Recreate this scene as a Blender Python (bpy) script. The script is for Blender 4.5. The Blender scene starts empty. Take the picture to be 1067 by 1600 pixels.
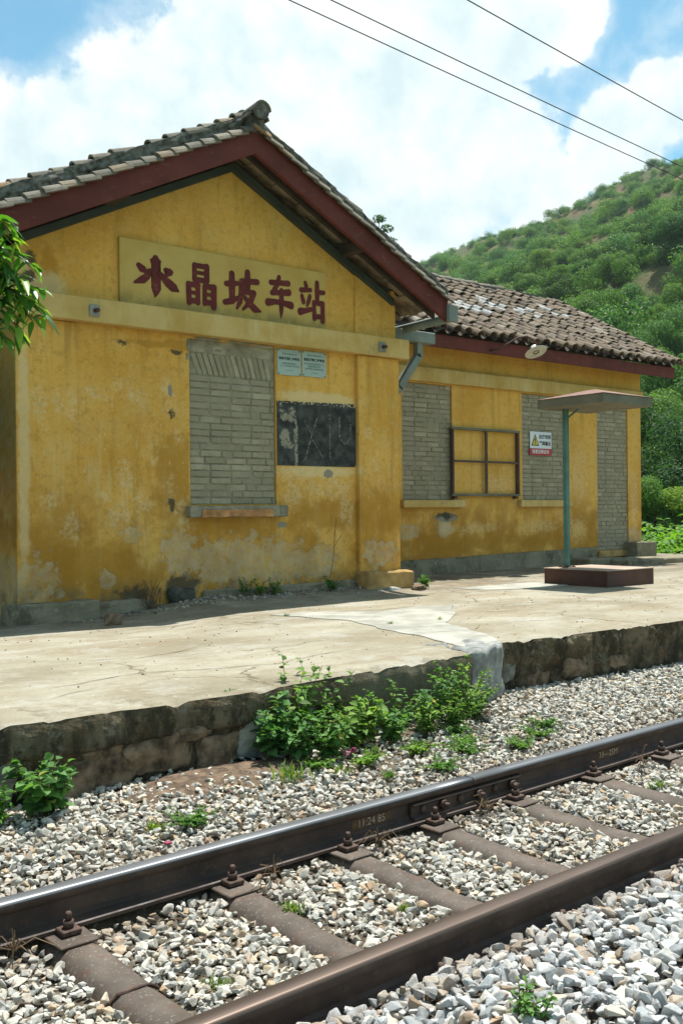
import bpy, bmesh, math, random
import numpy as np
from mathutils import Vector, Matrix, Euler, noise as mnoise
R = math.radians
random.seed(7); RNG = np.random.default_rng(11)
sc = bpy.context.scene
COL = sc.collection

# ------------------------------------------------------------------ camera, sky, sun, exposure
cam_d = bpy.data.cameras.new('camera'); cam = bpy.data.objects.new('camera', cam_d); COL.objects.link(cam)
sc.camera = cam
_a, _p, _r = R(51.537), R(0.052), R(-0.568)
_f = Vector((math.cos(_a)*math.cos(_p), math.sin(_a)*math.cos(_p), math.sin(_p)))
_rt = Vector((math.sin(_a), -math.cos(_a), 0)); _u = _rt.cross(_f)
_rt2 = math.cos(_r)*_rt + math.sin(_r)*_u; _u2 = math.cos(_r)*_u - math.sin(_r)*_rt
cam.matrix_world = Matrix(((_rt2.x, _u2.x, -_f.x, 0), (_rt2.y, _u2.y, -_f.y, 0), (_rt2.z, _u2.z, -_f.z, 0.8), (0, 0, 0, 1)))
cam_d.lens = 34.99; cam_d.sensor_width = 36; cam_d.sensor_fit = 'AUTO'
cam_d.clip_start = 0.05; cam_d.clip_end = 6000

SUN = Vector((0.31, 0.155, 1)).normalized()
sun_d = bpy.data.lights.new('sun', 'SUN'); sun = bpy.data.objects.new('sun', sun_d); COL.objects.link(sun)
sun_d.energy = 5.0; sun_d.angle = R(0.53); sun_d.color = (1.0, 0.975, 0.93)
sun.rotation_euler = SUN.to_track_quat('Z', 'Y').to_euler(); sun.location = (0, 0, 30)

world = bpy.data.worlds.new('World'); sc.world = world; world.use_nodes = True
def build_world():
    nt = world.node_tree; N = nt.nodes; L = nt.links; N.clear()
    def nd(t, **k):
        n = N.new(t)
        for a, b in k.items(): setattr(n, a, b)
        return n
    out = nd('ShaderNodeOutputWorld'); bg = nd('ShaderNodeBackground'); L.new(bg.outputs[0], out.inputs[0])
    sky = nd('ShaderNodeTexSky', sky_type='NISHITA', sun_disc=False)
    sky.sun_elevation = math.asin(SUN.z); sky.sun_rotation = math.atan2(SUN.x, SUN.y)
    sky.altitude = 1500; sky.air_density = 1.0; sky.dust_density = 1.2; sky.ozone_density = 1.6
    tc = nd('ShaderNodeTexCoord'); D = tc.outputs['Generated']
    def math_(op, a, b=None, clamp=False):
        n = nd('ShaderNodeMath', operation=op, use_clamp=clamp)
        for i, v in enumerate((a, b)):
            if v is None: continue
            if isinstance(v, (int, float)): n.inputs[i].default_value = v
            else: L.new(v, n.inputs[i])
        return n.outputs[0]
    def noise(scale, detail, rough, dist=0.0, off=(0, 0, 0), vec=None, lac=2.0):
        mp = nd('ShaderNodeMapping'); mp.inputs['Location'].default_value = off; L.new(vec or D, mp.inputs[0])
        n = nd('ShaderNodeTexNoise'); L.new(mp.outputs[0], n.inputs['Vector'])
        n.inputs['Scale'].default_value = scale; n.inputs['Detail'].default_value = detail
        n.inputs['Roughness'].default_value = rough; n.inputs['Distortion'].default_value = dist
        n.inputs['Lacunarity'].default_value = lac
        return n.outputs[0]
    # cumulus banks of the sky: direction, angular radius, weight
    banks = [((0.378, 0.859, 0.345), 3.8, 0.9), ((0.430, 0.820, 0.372), 3.6, 1), ((0.475, 0.790, 0.390), 4.2, 1), ((0.532, 0.743, 0.406), 6.5, 1), ((0.588, 0.708, 0.391), 6, 1), ((0.630, 0.704, 0.328), 7, 1), ((0.683, 0.654, 0.325), 5, 0.95), ((0.574, 0.750, 0.329), 8, 1), ((0.475, 0.819, 0.322), 8, 1), ((0.362, 0.880, 0.306), 5, 0.9), ((0.616, 0.652, 0.443), 4.5, 0.9), ((0.675, 0.598, 0.433), 3.0, 0.85), ((0.702, 0.563, 0.436), 2.2, 0.8), ((0.762, 0.554, 0.334), 2.7, 0.85), ((0.781, 0.509, 0.362), 2.2, 0.8), ((0.722, 0.626, 0.295), 3.4, 0.9), ((0.324, 0.888, 0.327), 4, 0.9), ((0.570, 0.685, 0.454), 4, 0.9), ((0.656, 0.661, 0.363), 4, 0.9), ((0.628, 0.675, 0.387), 5, 1), ((0.600, 0.668, 0.440), 4.5, .95), ((0.555, 0.715, 0.430), 4.2, 1), ((0.655, 0.690, 0.310), 5, 1), ((0.700, 0.640, 0.315), 4, .95), ((0.612, 0.737, 0.287), 6, .85), ((0.667, 0.690, 0.280), 5, .85), ((0.54, 0.79, 0.29), 7, .9), ((0.30, 0.91, 0.29), 6, .85),
             ((-0.5, 0.7, 0.4), 14, .9), ((-0.8, -0.2, 0.45), 16, .9), ((0.2, -0.8, 0.5), 17, .9), ((0.9, -0.3, 0.4), 12, .9), ((-0.1, 0.1, 1.0), 10, .8), ((-0.9, 0.5, 0.25), 12, .9), ((0.6, -0.6, 0.3), 10, .9), ((0.1, 0.7, 0.75), 9, .8)]
    # bearings pushed about so the banks have billowing outlines
    def warp(vec, scale, amp, off):
        mp = nd('ShaderNodeMapping'); mp.inputs['Location'].default_value = off; L.new(vec, mp.inputs[0])
        n = nd('ShaderNodeTexNoise'); L.new(mp.outputs[0], n.inputs['Vector']); n.inputs['Scale'].default_value = scale; n.inputs['Detail'].default_value = 2.5; n.inputs['Roughness'].default_value = .45
        a = nd('ShaderNodeVectorMath', operation='SUBTRACT'); L.new(n.outputs[1], a.inputs[0]); a.inputs[1].default_value = (.5, .5, .5)
        b = nd('ShaderNodeVectorMath', operation='MULTIPLY_ADD'); L.new(a.outputs[0], b.inputs[0]); b.inputs[1].default_value = (amp,)*3; L.new(vec, b.inputs[2]); return b.outputs[0]
    DW = D
    acc = None
    for d, rad, w in banks:
        d = Vector(d).normalized()
        n = nd('ShaderNodeVectorMath', operation='DOT_PRODUCT'); L.new(DW, n.inputs[0]); n.inputs[1].default_value = d
        m = nd('ShaderNodeMapRange', interpolation_type='SMOOTHSTEP'); L.new(n.outputs['Value'], m.inputs[0])
        m.inputs[1].default_value = math.cos(R(rad*1.35)); m.inputs[2].default_value = math.cos(R(rad*0.15)); m.inputs[3].default_value = 0; m.inputs[4].default_value = w
        acc = m.outputs[0] if acc is None else math_('MAXIMUM', acc, m.outputs[0])
    DB = warp(D, 9.0, .015, (4, 1, 2))
    big = noise(12.0, 10, .56, 0, (3.1, 0.4, 1.2), DB, 2.1)
    big_up = noise(12.0, 10, .56, 0, (3.1+.012, 0.4+.006, 1.2+.03), DB, 2.1)
    dens = math_('ADD', math_('MULTIPLY', acc, 1.05), math_('MULTIPLY', math_("SUBTRACT", big, .5), 2.1))
    def ss(v, a, b, c=0.0, d=1.0):
        m = nd('ShaderNodeMapRange', interpolation_type='SMOOTHSTEP'); L.new(v, m.inputs[0])
        for q, t in enumerate((a, b, c, d)): m.inputs[q+1].default_value = t
        return m.outputs[0]
    mask = math_('MAXIMUM', ss(dens, .26, .64), ss(dens, 0.0, .5, .05, .40))
    # sunlit upper sides of the billows white, under sides and thick hearts blue grey
    relief = math_('SUBTRACT', big, big_up)
    lit = math_('ADD', math_('MULTIPLY', ss(relief, -.26, .20), .85), ss(dens, .4, 1.3, .32, .08), clamp=True)
    cc = nd('ShaderNodeMix', data_type='RGBA'); L.new(lit, cc.inputs[0])
    cc.inputs[6].default_value = (4.7, 6.4, 6.8, 1); cc.inputs[7].default_value = (8.1, 8.5, 8.4, 1)
    tint = nd('ShaderNodeMix', data_type='RGBA', blend_type='MULTIPLY'); tint.inputs[0].default_value = 1
    L.new(sky.outputs[0], tint.inputs[6]); tint.inputs[7].default_value = (.88, 1.52, 1.34, 1)
    mx = nd('ShaderNodeMix', data_type='RGBA'); L.new(mask, mx.inputs[0]); L.new(tint.outputs[2], mx.inputs[6]); L.new(cc.outputs[2], mx.inputs[7])
    L.new(mx.outputs[2], bg.inputs[0]); bg.inputs[1].default_value = 0.085
build_world()
sc.view_settings.view_transform = 'Standard'; sc.view_settings.look = 'None'
sc.view_settings.exposure = 0.62; sc.view_settings.gamma = 1.0; sc.view_settings.use_curve_mapping = False
sc.cycles.max_bounces = 6; sc.cycles.diffuse_bounces = 4; sc.cycles.glossy_bounces = 2; sc.cycles.transmission_bounces = 3
sc.cycles.use_denoising = True; sc.cycles.caustics_reflective = False; sc.cycles.caustics_refractive = False
sc.render.film_transparent = False

# ------------------------------------------------------------------ helpers
def tag(o, label=None, cat=None, group=None, kind=None):
    if label: o['label'] = label
    if cat: o['category'] = cat
    if group: o['group'] = group
    if kind: o['kind'] = kind
    return o
def empty(name, loc=(0, 0, 0), rz=0, label=None, cat=None, group=None):
    o = bpy.data.objects.new(name, None); COL.objects.link(o); o.location = loc; o.rotation_euler = (0, 0, rz)
    o.empty_display_size = .1
    return tag(o, label, cat, group)
def link(name, me, mat, parent=None, loc=None):
    o = bpy.data.objects.new(name, me); COL.objects.link(o)
    if mat is not None and len(me.materials) == 0: me.materials.append(mat)
    if parent is not None:
        o.parent = parent
        # parts are modelled in world coordinates; keep them there
        if loc is None: o.matrix_parent_inverse = par_inv(parent)
    if loc is not None: o.location = loc
    return o
def par_inv(p):
    m = Matrix.LocRotScale(p.location, p.rotation_euler, p.scale)
    q = p
    if p.parent is not None: m = world_m(p)
    return m.inverted()
def world_m(p):
    m = Matrix.LocRotScale(p.location, p.rotation_euler, p.scale)
    if p.parent is not None: return world_m(p.parent) @ p.matrix_parent_inverse @ m
    return m
def np_mesh(name, V, F, smooth=False):
    """V (n,3); F (m,k) uniform faces or list of arrays"""
    me = bpy.data.meshes.new(name)
    V = np.asarray(V, np.float32)
    Fs = F if isinstance(F, list) else [F]
    Fs = [np.asarray(f, np.int32) for f in Fs if len(f)]
    me.vertices.add(len(V)); me.vertices.foreach_set('co', V.ravel())
    nl = sum(f.size for f in Fs); nf = sum(len(f) for f in Fs)
    me.loops.add(nl); me.loops.foreach_set('vertex_index', np.concatenate([f.ravel() for f in Fs]))
    me.polygons.add(nf)
    tot = np.concatenate([np.full(len(f), f.shape[1], np.int32) for f in Fs]); st = np.concatenate([[0], np.cumsum(tot)[:-1]]).astype(np.int32)
    me.polygons.foreach_set('loop_start', st); me.polygons.foreach_set('loop_total', tot)
    me.polygons.foreach_set('use_smooth', np.full(nf, smooth))
    me.update(calc_edges=True); me.validate()
    return me
class MB:
    """collects shapes for ONE mesh"""
    def __init__(s): s.bm = bmesh.new()
    def box(s, x0, x1, y0, y1, z0, z1, bev=0.0, rot=None, piv=None):
        vs = [s.bm.verts.new(c) for c in ((x0,y0,z0),(x1,y0,z0),(x1,y1,z0),(x0,y1,z0),(x0,y0,z1),(x1,y0,z1),(x1,y1,z1),(x0,y1,z1))]
        fs = [s.bm.faces.new([vs[i] for i in q]) for q in ((0,3,2,1),(4,5,6,7),(0,1,5,4),(1,2,6,5),(2,3,7,6),(3,0,4,7))]
        if rot is not None:
            bmesh.ops.transform(s.bm, matrix=Matrix.Translation(piv) @ rot @ Matrix.Translation(-Vector(piv)), verts=vs)
        if bev:
            es = list({e for f in fs for e in f.edges})
            bmesh.ops.bevel(s.bm, geom=es, offset=bev, segments=1, affect='EDGES', profile=.5)
        return s
    def prism(s, poly, axis, a0, a1, bev=0.0):
        """poly: list of 2-D points; axis 'y': (x,z) extruded in y; 'x': (y,z); 'z': (x,y)"""
        def P(p, a): return {'y': (p[0], a, p[1]), 'x': (a, p[0], p[1]), 'z': (p[0], p[1], a)}[axis]
        A = [s.bm.verts.new(P(p, a0)) for p in poly]; B = [s.bm.verts.new(P(p, a1)) for p in poly]
        n = len(poly); fs = [s.bm.faces.new(A), s.bm.faces.new(B[::-1])]
        for i in range(n): fs.append(s.bm.faces.new((A[i], B[i], B[(i+1) % n], A[(i+1) % n])))
        bmesh.ops.recalc_face_normals(s.bm, faces=fs)
        if bev:
            es = list({e for f in fs for e in f.edges}); bmesh.ops.bevel(s.bm, geom=es, offset=bev, segments=1, affect='EDGES')
        return s
    def tube(s, pts, rad, n=8, cap=True):
        pts = [Vector(p) for p in pts]; rings = []
        rr = [float(q) for q in rad] if isinstance(rad, (list, tuple)) else [rad]*len(pts)
        up = Vector((0, 0, 1)); prev = None
        for i, p in enumerate(pts):
            t = (pts[min(i+1, len(pts)-1)] - pts[max(i-1, 0)]).normalized()
            if prev is None:
                a = t.cross(up) if abs(t.z) < .95 else t.cross(Vector((1, 0, 0)))
            else:
                a = prev - t*prev.dot(t)
            a.normalize(); b = t.cross(a); prev = a
            rings.append([s.bm.verts.new(p + rr[i]*(a*math.cos(2*math.pi*k/n) + b*math.sin(2*math.pi*k/n))) for k in range(n)])
        for i in range(len(rings)-1):
            for k in range(n):
                f = s.bm.faces.new((rings[i][k], rings[i][(k+1) % n], rings[i+1][(k+1) % n], rings[i+1][k])); f.smooth = n > 6
        if cap:
            s.bm.faces.new(rings[0][::-1]); s.bm.faces.new(rings[-1])
        return s
    def lathe(s, prof, c, n=24, axis=None):
        """prof [(r,z)]"""
        M = Matrix.Translation(c) @ (axis.to_4x4() if axis is not None else Matrix.Identity(4)); rings = []
        for r_, z_ in prof:
            rings.append([s.bm.verts.new(M @ Vector((r_*math.cos(2*math.pi*k/n), r_*math.sin(2*math.pi*k/n), z_))) for k in range(n)])
        for i in range(len(rings)-1):
            for k in range(n):
                f = s.bm.faces.new((rings[i][k], rings[i][(k+1) % n], rings[i+1][(k+1) % n], rings[i+1][k])); f.smooth = True
        s.bm.faces.new(rings[0][::-1]); s.bm.faces.new(rings[-1])
        return s
    def rough(s, cuts, amp, scale, seed=0, ident=None):
        bmesh.ops.subdivide_edges(s.bm, edges=s.bm.edges[:], cuts=cuts, use_grid_fill=True)
        o = Vector((seed*7.3, seed*3.1, seed*1.7))
        s.bm.normal_update()
        for v in s.bm.verts:
            v.co += amp*Vector(mnoise.noise_vector(v.co*scale + o)) + .5*amp*Vector(mnoise.noise_vector(v.co*scale*2.7 + o))
        return s
    def build(s, name, mat, parent=None, smooth=None):
        bmesh.ops.recalc_face_normals(s.bm, faces=s.bm.faces[:])
        me = bpy.data.meshes.new(name)
        if smooth is not None:
            for f in s.bm.faces: f.smooth = smooth
        s.bm.to_mesh(me); s.bm.free()
        return link(name, me, mat, parent)

# --- numpy value noise
def _h(ix, iy, iz):
    n = (ix*374761393 + iy*668265263 + iz*2147483647) & 0xffffffff
    n = ((n ^ (n >> 13))*1274126177) & 0xffffffff
    n = n ^ (n >> 16)
    return (n & 0xffff)/65535.0
def vnoise(x, y, z=0.0):
    x = np.asarray(x, float); y = np.asarray(y, float); z = np.zeros_like(x)+z
    ix, iy, iz = np.floor(x).astype(np.int64), np.floor(y).astype(np.int64), np.floor(z).astype(np.int64)
    fx, fy, fz = x-ix, y-iy, z-iz
    fx, fy, fz = (t*t*(3-2*t) for t in (fx, fy, fz))
    r = 0
    for a in (0, 1):
        for b in (0, 1):
            for c in (0, 1):
                r = r + _h(ix+a, iy+b, iz+c)*(fx if a else 1-fx)*(fy if b else 1-fy)*(fz if c else 1-fz)
    return r*2-1
def fbm(x, y, z=0.0, o=4):
    r = 0; a = 1.0; t = 0
    for i in range(o):
        r = r + a*vnoise(np.asarray(x)*2**i + i*17.3, np.asarray(y)*2**i + i*9.1, z*2**i + i*5.7); t += a; a *= .5
    return r/t

# ------------------------------------------------------------------ materials
class Mat:
    def __init__(s, name, rough=.8, spec=.3):
        s.m = bpy.data.materials.new(name); s.m.use_nodes = True; s.nt = s.m.node_tree; s.N = s.nt.nodes; s.L = s.nt.links
        s.b = s.N['Principled BSDF']; s.b.inputs['Roughness'].default_value = rough; s.b.inputs['Specular IOR Level'].default_value = spec
        s.tc = s.N.new('ShaderNodeTexCoord'); s.geo = s.N.new('ShaderNodeNewGeometry')
        s.P = s.geo.outputs['Position']; s.O = s.tc.outputs['Object']
    def put(s, sock, v):
        if isinstance(v, (int, float)): sock.default_value = v
        elif isinstance(v, (tuple, list)): sock.default_value = tuple(v) + ((1,) if len(v) == 3 and len(sock.default_value) == 4 else ())
        else: s.L.new(v, sock)
    def map(s, vec, scale=(1, 1, 1), loc=(0, 0, 0)):
        n = s.N.new('ShaderNodeMapping'); s.L.new(vec, n.inputs[0]); n.inputs['Scale'].default_value = scale; n.inputs['Location'].default_value = loc
        return n.outputs[0]
    def noise(s, scale=5, detail=4, rough=.55, vec=None, dist=0, stretch=None, loc=(0, 0, 0), color=False):
        n = s.N.new('ShaderNodeTexNoise'); v = vec if vec is not None else s.P
        if stretch or loc != (0, 0, 0): v = s.map(v, stretch or (1, 1, 1), loc)
        s.L.new(v, n.inputs['Vector']); n.inputs['Scale'].default_value = scale; n.inputs['Detail'].default_value = detail
        n.inputs['Roughness'].default_value = rough; n.inputs['Distortion'].default_value = dist
        return n.outputs[1 if color else 0]
    def voro(s, scale=5, feature='F1', vec=None, rand=1.0):
        n = s.N.new('ShaderNodeTexVoronoi'); n.feature = feature; s.L.new(vec if vec is not None else s.P, n.inputs['Vector'])
        n.inputs['Scale'].default_value = scale; n.inputs['Randomness'].default_value = rand
        return n.outputs
    def rng(s, v, a, b, c=0.0, d=1.0, smooth=True):
        n = s.N.new('ShaderNodeMapRange'); n.interpolation_type = 'SMOOTHSTEP' if smooth else 'LINEAR'
        s.put(n.inputs[0], v)
        for i, t in enumerate((a, b, c, d)): n.inputs[i+1].default_value = t
        return n.outputs[0]
    def math(s, op, a, b=0.0, clamp=False):
        n = s.N.new('ShaderNodeMath'); n.operation = op; n.use_clamp = clamp; s.put(n.inputs[0], a); s.put(n.inputs[1], b); return n.outputs[0]
    def mix(s, f, a, b, blend='MIX'):
        n = s.N.new('ShaderNodeMix'); n.data_type = 'RGBA'; n.blend_type = blend; n.clamp_factor = True
        s.put(n.inputs[0], f); s.put(n.inputs[6], a); s.put(n.inputs[7], b); return n.outputs[2]
    def sep(s, vec=None):
        n = s.N.new('ShaderNodeSeparateXYZ'); s.L.new(vec if vec is not None else s.P, n.inputs[0]); return n.outputs
    def ramp(s, v, stops):
        n = s.N.new('ShaderNodeValToRGB'); s.put(n.inputs[0], v); e = n.color_ramp.elements
        while len(e) < len(stops): e.new(.5)
        for i, (p, c) in enumerate(stops): e[i].position = p; e[i].color = tuple(c) + (1,)
        return n.outputs[0]
    def island(s): return s.geo.outputs['Random Per Island']
    def objrand(s):
        n = s.N.new('ShaderNodeObjectInfo'); return n.outputs['Random']
    def wob(s, amp, scale, base=None):
        """position pushed about by noise: ragged edges for stains"""
        n = s.noise(scale, 4, .6, color=True, vec=base)
        a = s.N.new('ShaderNodeVectorMath'); a.operation = 'SUBTRACT'; s.L.new(n, a.inputs[0]); a.inputs[1].default_value = (.5, .5, .5)
        b = s.N.new('ShaderNodeVectorMath'); b.operation = 'MULTIPLY_ADD'; s.L.new(a.outputs[0], b.inputs[0]); b.inputs[1].default_value = (amp*2,)*3; s.L.new(base or s.P, b.inputs[2])
        return b.outputs[0]
    def blot(s, vec, spots, soft=.25, rag=.9, scale=7.0):
        """union of ellipses (x, z, rx, rz) on a wall facing -y, eaten away by noise"""
        acc = None
        for x, z, rx, rz in spots:
            m = s.map(vec, (1/rx, 0, 1/rz), (-x/rx, 0, -z/rz))
            l = s.N.new('ShaderNodeVectorMath'); l.operation = 'LENGTH'; s.L.new(m, l.inputs[0])
            acc = l.outputs['Value'] if acc is None else s.math('MINIMUM', acc, l.outputs['Value'])
        if not hasattr(s, 'ragn'): s.ragn = {}
        if scale not in s.ragn: s.ragn[scale] = s.math('SUBTRACT', s.noise(scale, 9, .68, loc=(1.7, 3.3, .4)), .5)
        return s.rng(s.math('ADD', acc, s.math('MULTIPLY', s.ragn[scale], rag*2.4)), 1+soft*.3, 1-soft*.7, 0, 1)
    def bump(s, h, strength=.3, dist=.01, prev=None):
        n = s.N.new('ShaderNodeBump'); n.inputs['Strength'].default_value = strength; n.inputs['Distance'].default_value = dist; s.put(n.inputs['Height'], h)
        if prev is not None: s.L.new(prev, n.inputs['Normal'])
        s.L.new(n.outputs[0], s.b.inputs['Normal']); return n.outputs[0]
    def color(s, c): s.put(s.b.inputs['Base Color'], c); return s
    def r(s, v): s.put(s.b.inputs['Roughness'], v); return s

def plain(name, col, rough=.7, var=.25, scale=8, bump=.15, spec=.3, metal=0):
    m = Mat(name, rough, spec); n = m.noise(scale, 6, .6, vec=m.O)
    c1 = tuple(v*(1-var) for v in col); c2 = tuple(min(1, v*(1+var)) for v in col)
    m.color(m.mix(m.rng(n, .3, .7), c1, c2)); m.b.inputs['Metallic'].default_value = metal
    if bump: m.bump(m.noise(scale*6, 5, .6, vec=m.O), bump, .004)
    return m.m

def plaster(name, scuffs, bare, orange, dark, grey, cream, band_lo=.75):
    m = Mat(name, .88, .2)
    x, y, z = m.sep()
    base = m.mix(m.rng(m.noise(1.3, 5, .6), .3, .7), (.64, .322, .050), (.76, .425, .092))
    base = m.mix(m.math('MULTIPLY', m.rng(m.noise(3.2, 7, .68), .45, .75), .45), base, (.66, .46, .16))
    # rain streaks
    st = m.noise(7, 5, .6, stretch=(1, 1, .09))
    base = m.mix(m.math('MULTIPLY', m.rng(st, .52, .72), .42), base, (.38, .20, .03))
    base = m.mix(m.math('MULTIPLY', m.rng(m.noise(14, 9, .75), .50, .62), .5), base, (.44, .24, .045))
    base = m.mix(m.math('MULTIPLY', m.rng(m.noise(42, 5, .7), .52, .66), .4), base, (.74, .52, .20))
    st2 = m.noise(16, 5, .65, stretch=(1, 1, .12), loc=(3, 0, 0))
    low = m.rng(z, 2.3, .9)
    base = m.mix(m.math('MULTIPLY', m.math('MULTIPLY', m.rng(st2, .5, .72), .55), low), base, (.72, .56, .27))
    # deeper ochre low down where the limewash stayed damp
    base = m.mix(m.math('MULTIPLY', m.math('MULTIPLY', m.rng(z, 1.35, .55), m.rng(m.noise(2.1, 5, .6, loc=(5, 0, 2)), .36, .58)), .8), base, (.40, .185, .02))
    w1 = m.wob(.10, 5); w2 = m.wob(.05, 14, w1)
    if orange: base = m.mix(m.math('MULTIPLY', m.blot(w1, orange, .6), .6), base, (.40, .19, .02))
    drip = m.math('MULTIPLY', m.math('MAXIMUM', m.math('MULTIPLY', m.rng(z, 1.9, 2.6), m.rng(z, 2.70, 2.64)), m.math('MULTIPLY', m.rng(z, .25, .75), m.rng(z, .80, .76))), m.rng(m.noise(11, 5, .6, stretch=(1, 1, .05), loc=(8, 0, 0)), .53, .66))
    base = m.mix(m.math('MULTIPLY', drip, .6), base, (.36, .19, .04))
    # scuffs: pale limewash under the paint
    sc1 = m.rng(m.noise(9, 8, .72, stretch=(1, 1, .55), loc=(1.3, 0, 4)), .60, .66)
    bandm = m.math('MULTIPLY', m.rng(z, .55, 1.1), m.rng(z, 2.35, 1.7))
    base = m.mix(m.math('MULTIPLY', m.math('MULTIPLY', sc1, bandm), .34), base, (.76, .64, .38))
    if scuffs: base = m.mix(m.math('MULTIPLY', m.math('MULTIPLY', m.blot(w2, scuffs, .7, 1.2, 21.0), m.rng(m.noise(24, 5, .7), .40, .60)), .34), base, (.78, .68, .43))
    fine = m.rng(m.noise(55, 3, .6, stretch=(1, 1, .35)), .66, .72)
    base = m.mix(m.math('MULTIPLY', m.math('MULTIPLY', fine, bandm), .55), base, (.78, .66, .36))
    if cream: base = m.mix(m.math('MULTIPLY', m.blot(m.wob(.03, 12), cream, .6, .7), .55), base, (.74, .60, .33))
    # bare render near the ground
    bump_mask = 0.0
    if bare:
        bm_ = m.blot(w2, bare, .16, .85); bump_mask = bm_
        bc = m.mix(m.rng(m.noise(6, 6, .65), .35, .65), (.47, .345, .195), (.57, .455, .29))
        bc = m.mix(m.math('MULTIPLY', m.rng(m.noise(13, 5, .6, loc=(2, 2, 2)), .52, .6), .7), bc, (.56, .38, .12))
        base = m.mix(m.math('MULTIPLY', m.math('MULTIPLY', bm_, m.rng(m.noise(10, 8, .7, loc=(6, 1, 1)), .34, .52, .2, 1)), .66), base, bc)
        pits = m.rng(m.noise(38, 4, .65), .665, .70)
        base = m.mix(m.math('MULTIPLY', pits, m.math('MULTIPLY', bm_, .85)), base, (.10, .075, .045))
    if grey: base = m.mix(m.math('MULTIPLY', m.blot(m.wob(.02, 20), grey, .15, .25), .95), base, (.27, .245, .18))
    if dark: base = m.mix(m.math('MULTIPLY', m.blot(w2, dark, .7), .88), base, (.055, .048, .032))
    # green-black splash line of damp at the foot of the wall
    foot = m.math('MULTIPLY', m.rng(z, .24, -.02), m.rng(m.noise(5, 6, .7, loc=(0, 0, 7)), .42, .62))
    base = m.mix(m.math('MULTIPLY', foot, .75), base, (.14, .12, .07))
    m.color(base)
    h = m.math('ADD', m.noise(26, 6, .65), m.math('MULTIPLY', m.noise(3.5, 3, .5), 1.2))
    if bare: h = m.math('SUBTRACT', h, m.math('MULTIPLY', bump_mask, .7))
    m.bump(h, .6, .012)
    return m.m

M = {}
M['plaster_hall'] = plaster('ochre_plaster_hall',
    scuffs=[(3.5,1.84,.09,.17),(3.68,1.86,.07,.12),(3.8,1.82,.06,.16),(4.02,2.0,.06,.06),(4.12,1.93,.08,.05),(4.28,2.05,.07,.08),(4.42,1.98,.06,.12),(4.52,1.95,.1,.08),(4.83,1.98,.06,.2),(4.95,1.58,.05,.08),(4.35,1.18,.09,.16),(4.15,.98,.07,.10),(4.55,.92,.11,.12),(4.3,.80,.16,.15),(4.85,.98,.06,.2),(5.0,.75,.12,.25),(3.6,.95,.12,.10),(3.8,.7,.1,.16),(6.4,1.22,.25,.07),(6.7,1.08,.2,.08),(6.95,1.1,.2,.15),(6.35,1.0,.14,.16),(7.4,1.7,.09,.1),(7.5,1.4,.06,.07),(7.1,.85,.10,.2)],
    bare=[(3.45,.16,.26,.30),(5.55,.30,.50,.28),(6.15,.28,.50,.24),(6.7,.26,.30,.18),(4.95,.40,.22,.26),(4.4,.60,.12,.09),(4.15,.2,.10,.07),(7.55,.32,.26,.16),(5.85,.60,.06,.10)],
    orange=[(5.6,.66,.65,.13),(4.0,.35,.5,.22),(4.9,1.2,.25,.5),(6.9,.8,.5,.2),(7.5,.75,.3,.35),(3.62,3.1,.10,.2),(4.9,2.5,.5,.06)],
    dark=[(4.95,.08,.20,.14),(4.45,.02,.2,.08),(3.42,2.98,.06,.1),(3.46,3.14,.06,.1),(4.86,1.82,.025,.06),(4.86,.88,.04,.09),(4.34,2.48,.07,.025),(4.92,2.42,.08,.02)],
    grey=[(6.85,1.24,.07,.05),(6.2,.68,.07,.035),(4.86,2.04,.025,.06)],
    cream=[(6.7,2.08,.62,.08),(6.7,1.27,.60,.07),(3.36,1.4,.06,1.4),(3.38,2.95,.12,.3),(3.60,2.92,.2,.14)])
M['plaster_wing'] = plaster('ochre_plaster_wing',
    scuffs=[(12.9,1.2,.2,.6),(13.4,1.4,.2,.5),(14.9,1.0,.12,.5),(11.4,1.2,.4,.15),(11.0,.55,.5,.08),(12.4,.55,.5,.1),(13.3,.5,.3,.2)],
    bare=[(10.25,.58,.2,.17),(9.6,.55,.25,.1),(14.9,.30,.25,.2)],
    orange=[(10.5,.35,1.0,.15),(12.5,.35,1.0,.12)],
    dark=[(10.3,.73,.22,.05)], grey=[(10.3,.72,.24,.07)],
    cream=[(10.3,.55,.17,.12)])
def m_ledge():
    m = Mat('ochre_ledge', .88, .2); x, y, z = m.sep()
    c = m.mix(m.rng(m.noise(2.0, 6, .65), .3, .7), (.50, .315, .085), (.62, .44, .17))
    c = m.mix(m.math('MULTIPLY', m.rng(m.noise(8, 5, .6, stretch=(1, 1, .2)), .5, .75), .5), c, (.68, .55, .30))
    c = m.mix(m.math('MULTIPLY', m.rng(m.noise(3, 6, .7, loc=(4, 1, 0)), .58, .72), .6), c, (.33, .24, .11))
    m.color(c); m.bump(m.noise(24, 6, .65), .35, .008); return m.m
M['ledge'] = m_ledge()
def m_sign():
    m = Mat('sign_panel_ochre', .85, .2); x, y, z = m.sep()
    c = m.mix(m.rng(m.noise(2.2, 6, .6), .3, .7), (.50, .32, .08), (.58, .40, .125))
    c = m.mix(m.math('MULTIPLY', m.rng(m.noise(9, 6, .65, stretch=(1, 1, .3)), .55, .75), .35), c, (.40, .26, .07))
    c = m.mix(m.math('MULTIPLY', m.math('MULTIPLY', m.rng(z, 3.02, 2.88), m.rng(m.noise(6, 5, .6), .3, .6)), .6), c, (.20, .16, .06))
    m.color(c); m.bump(m.noise(28, 5, .6), .2, .006); return m.m
M['sign'] = m_sign()
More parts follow.
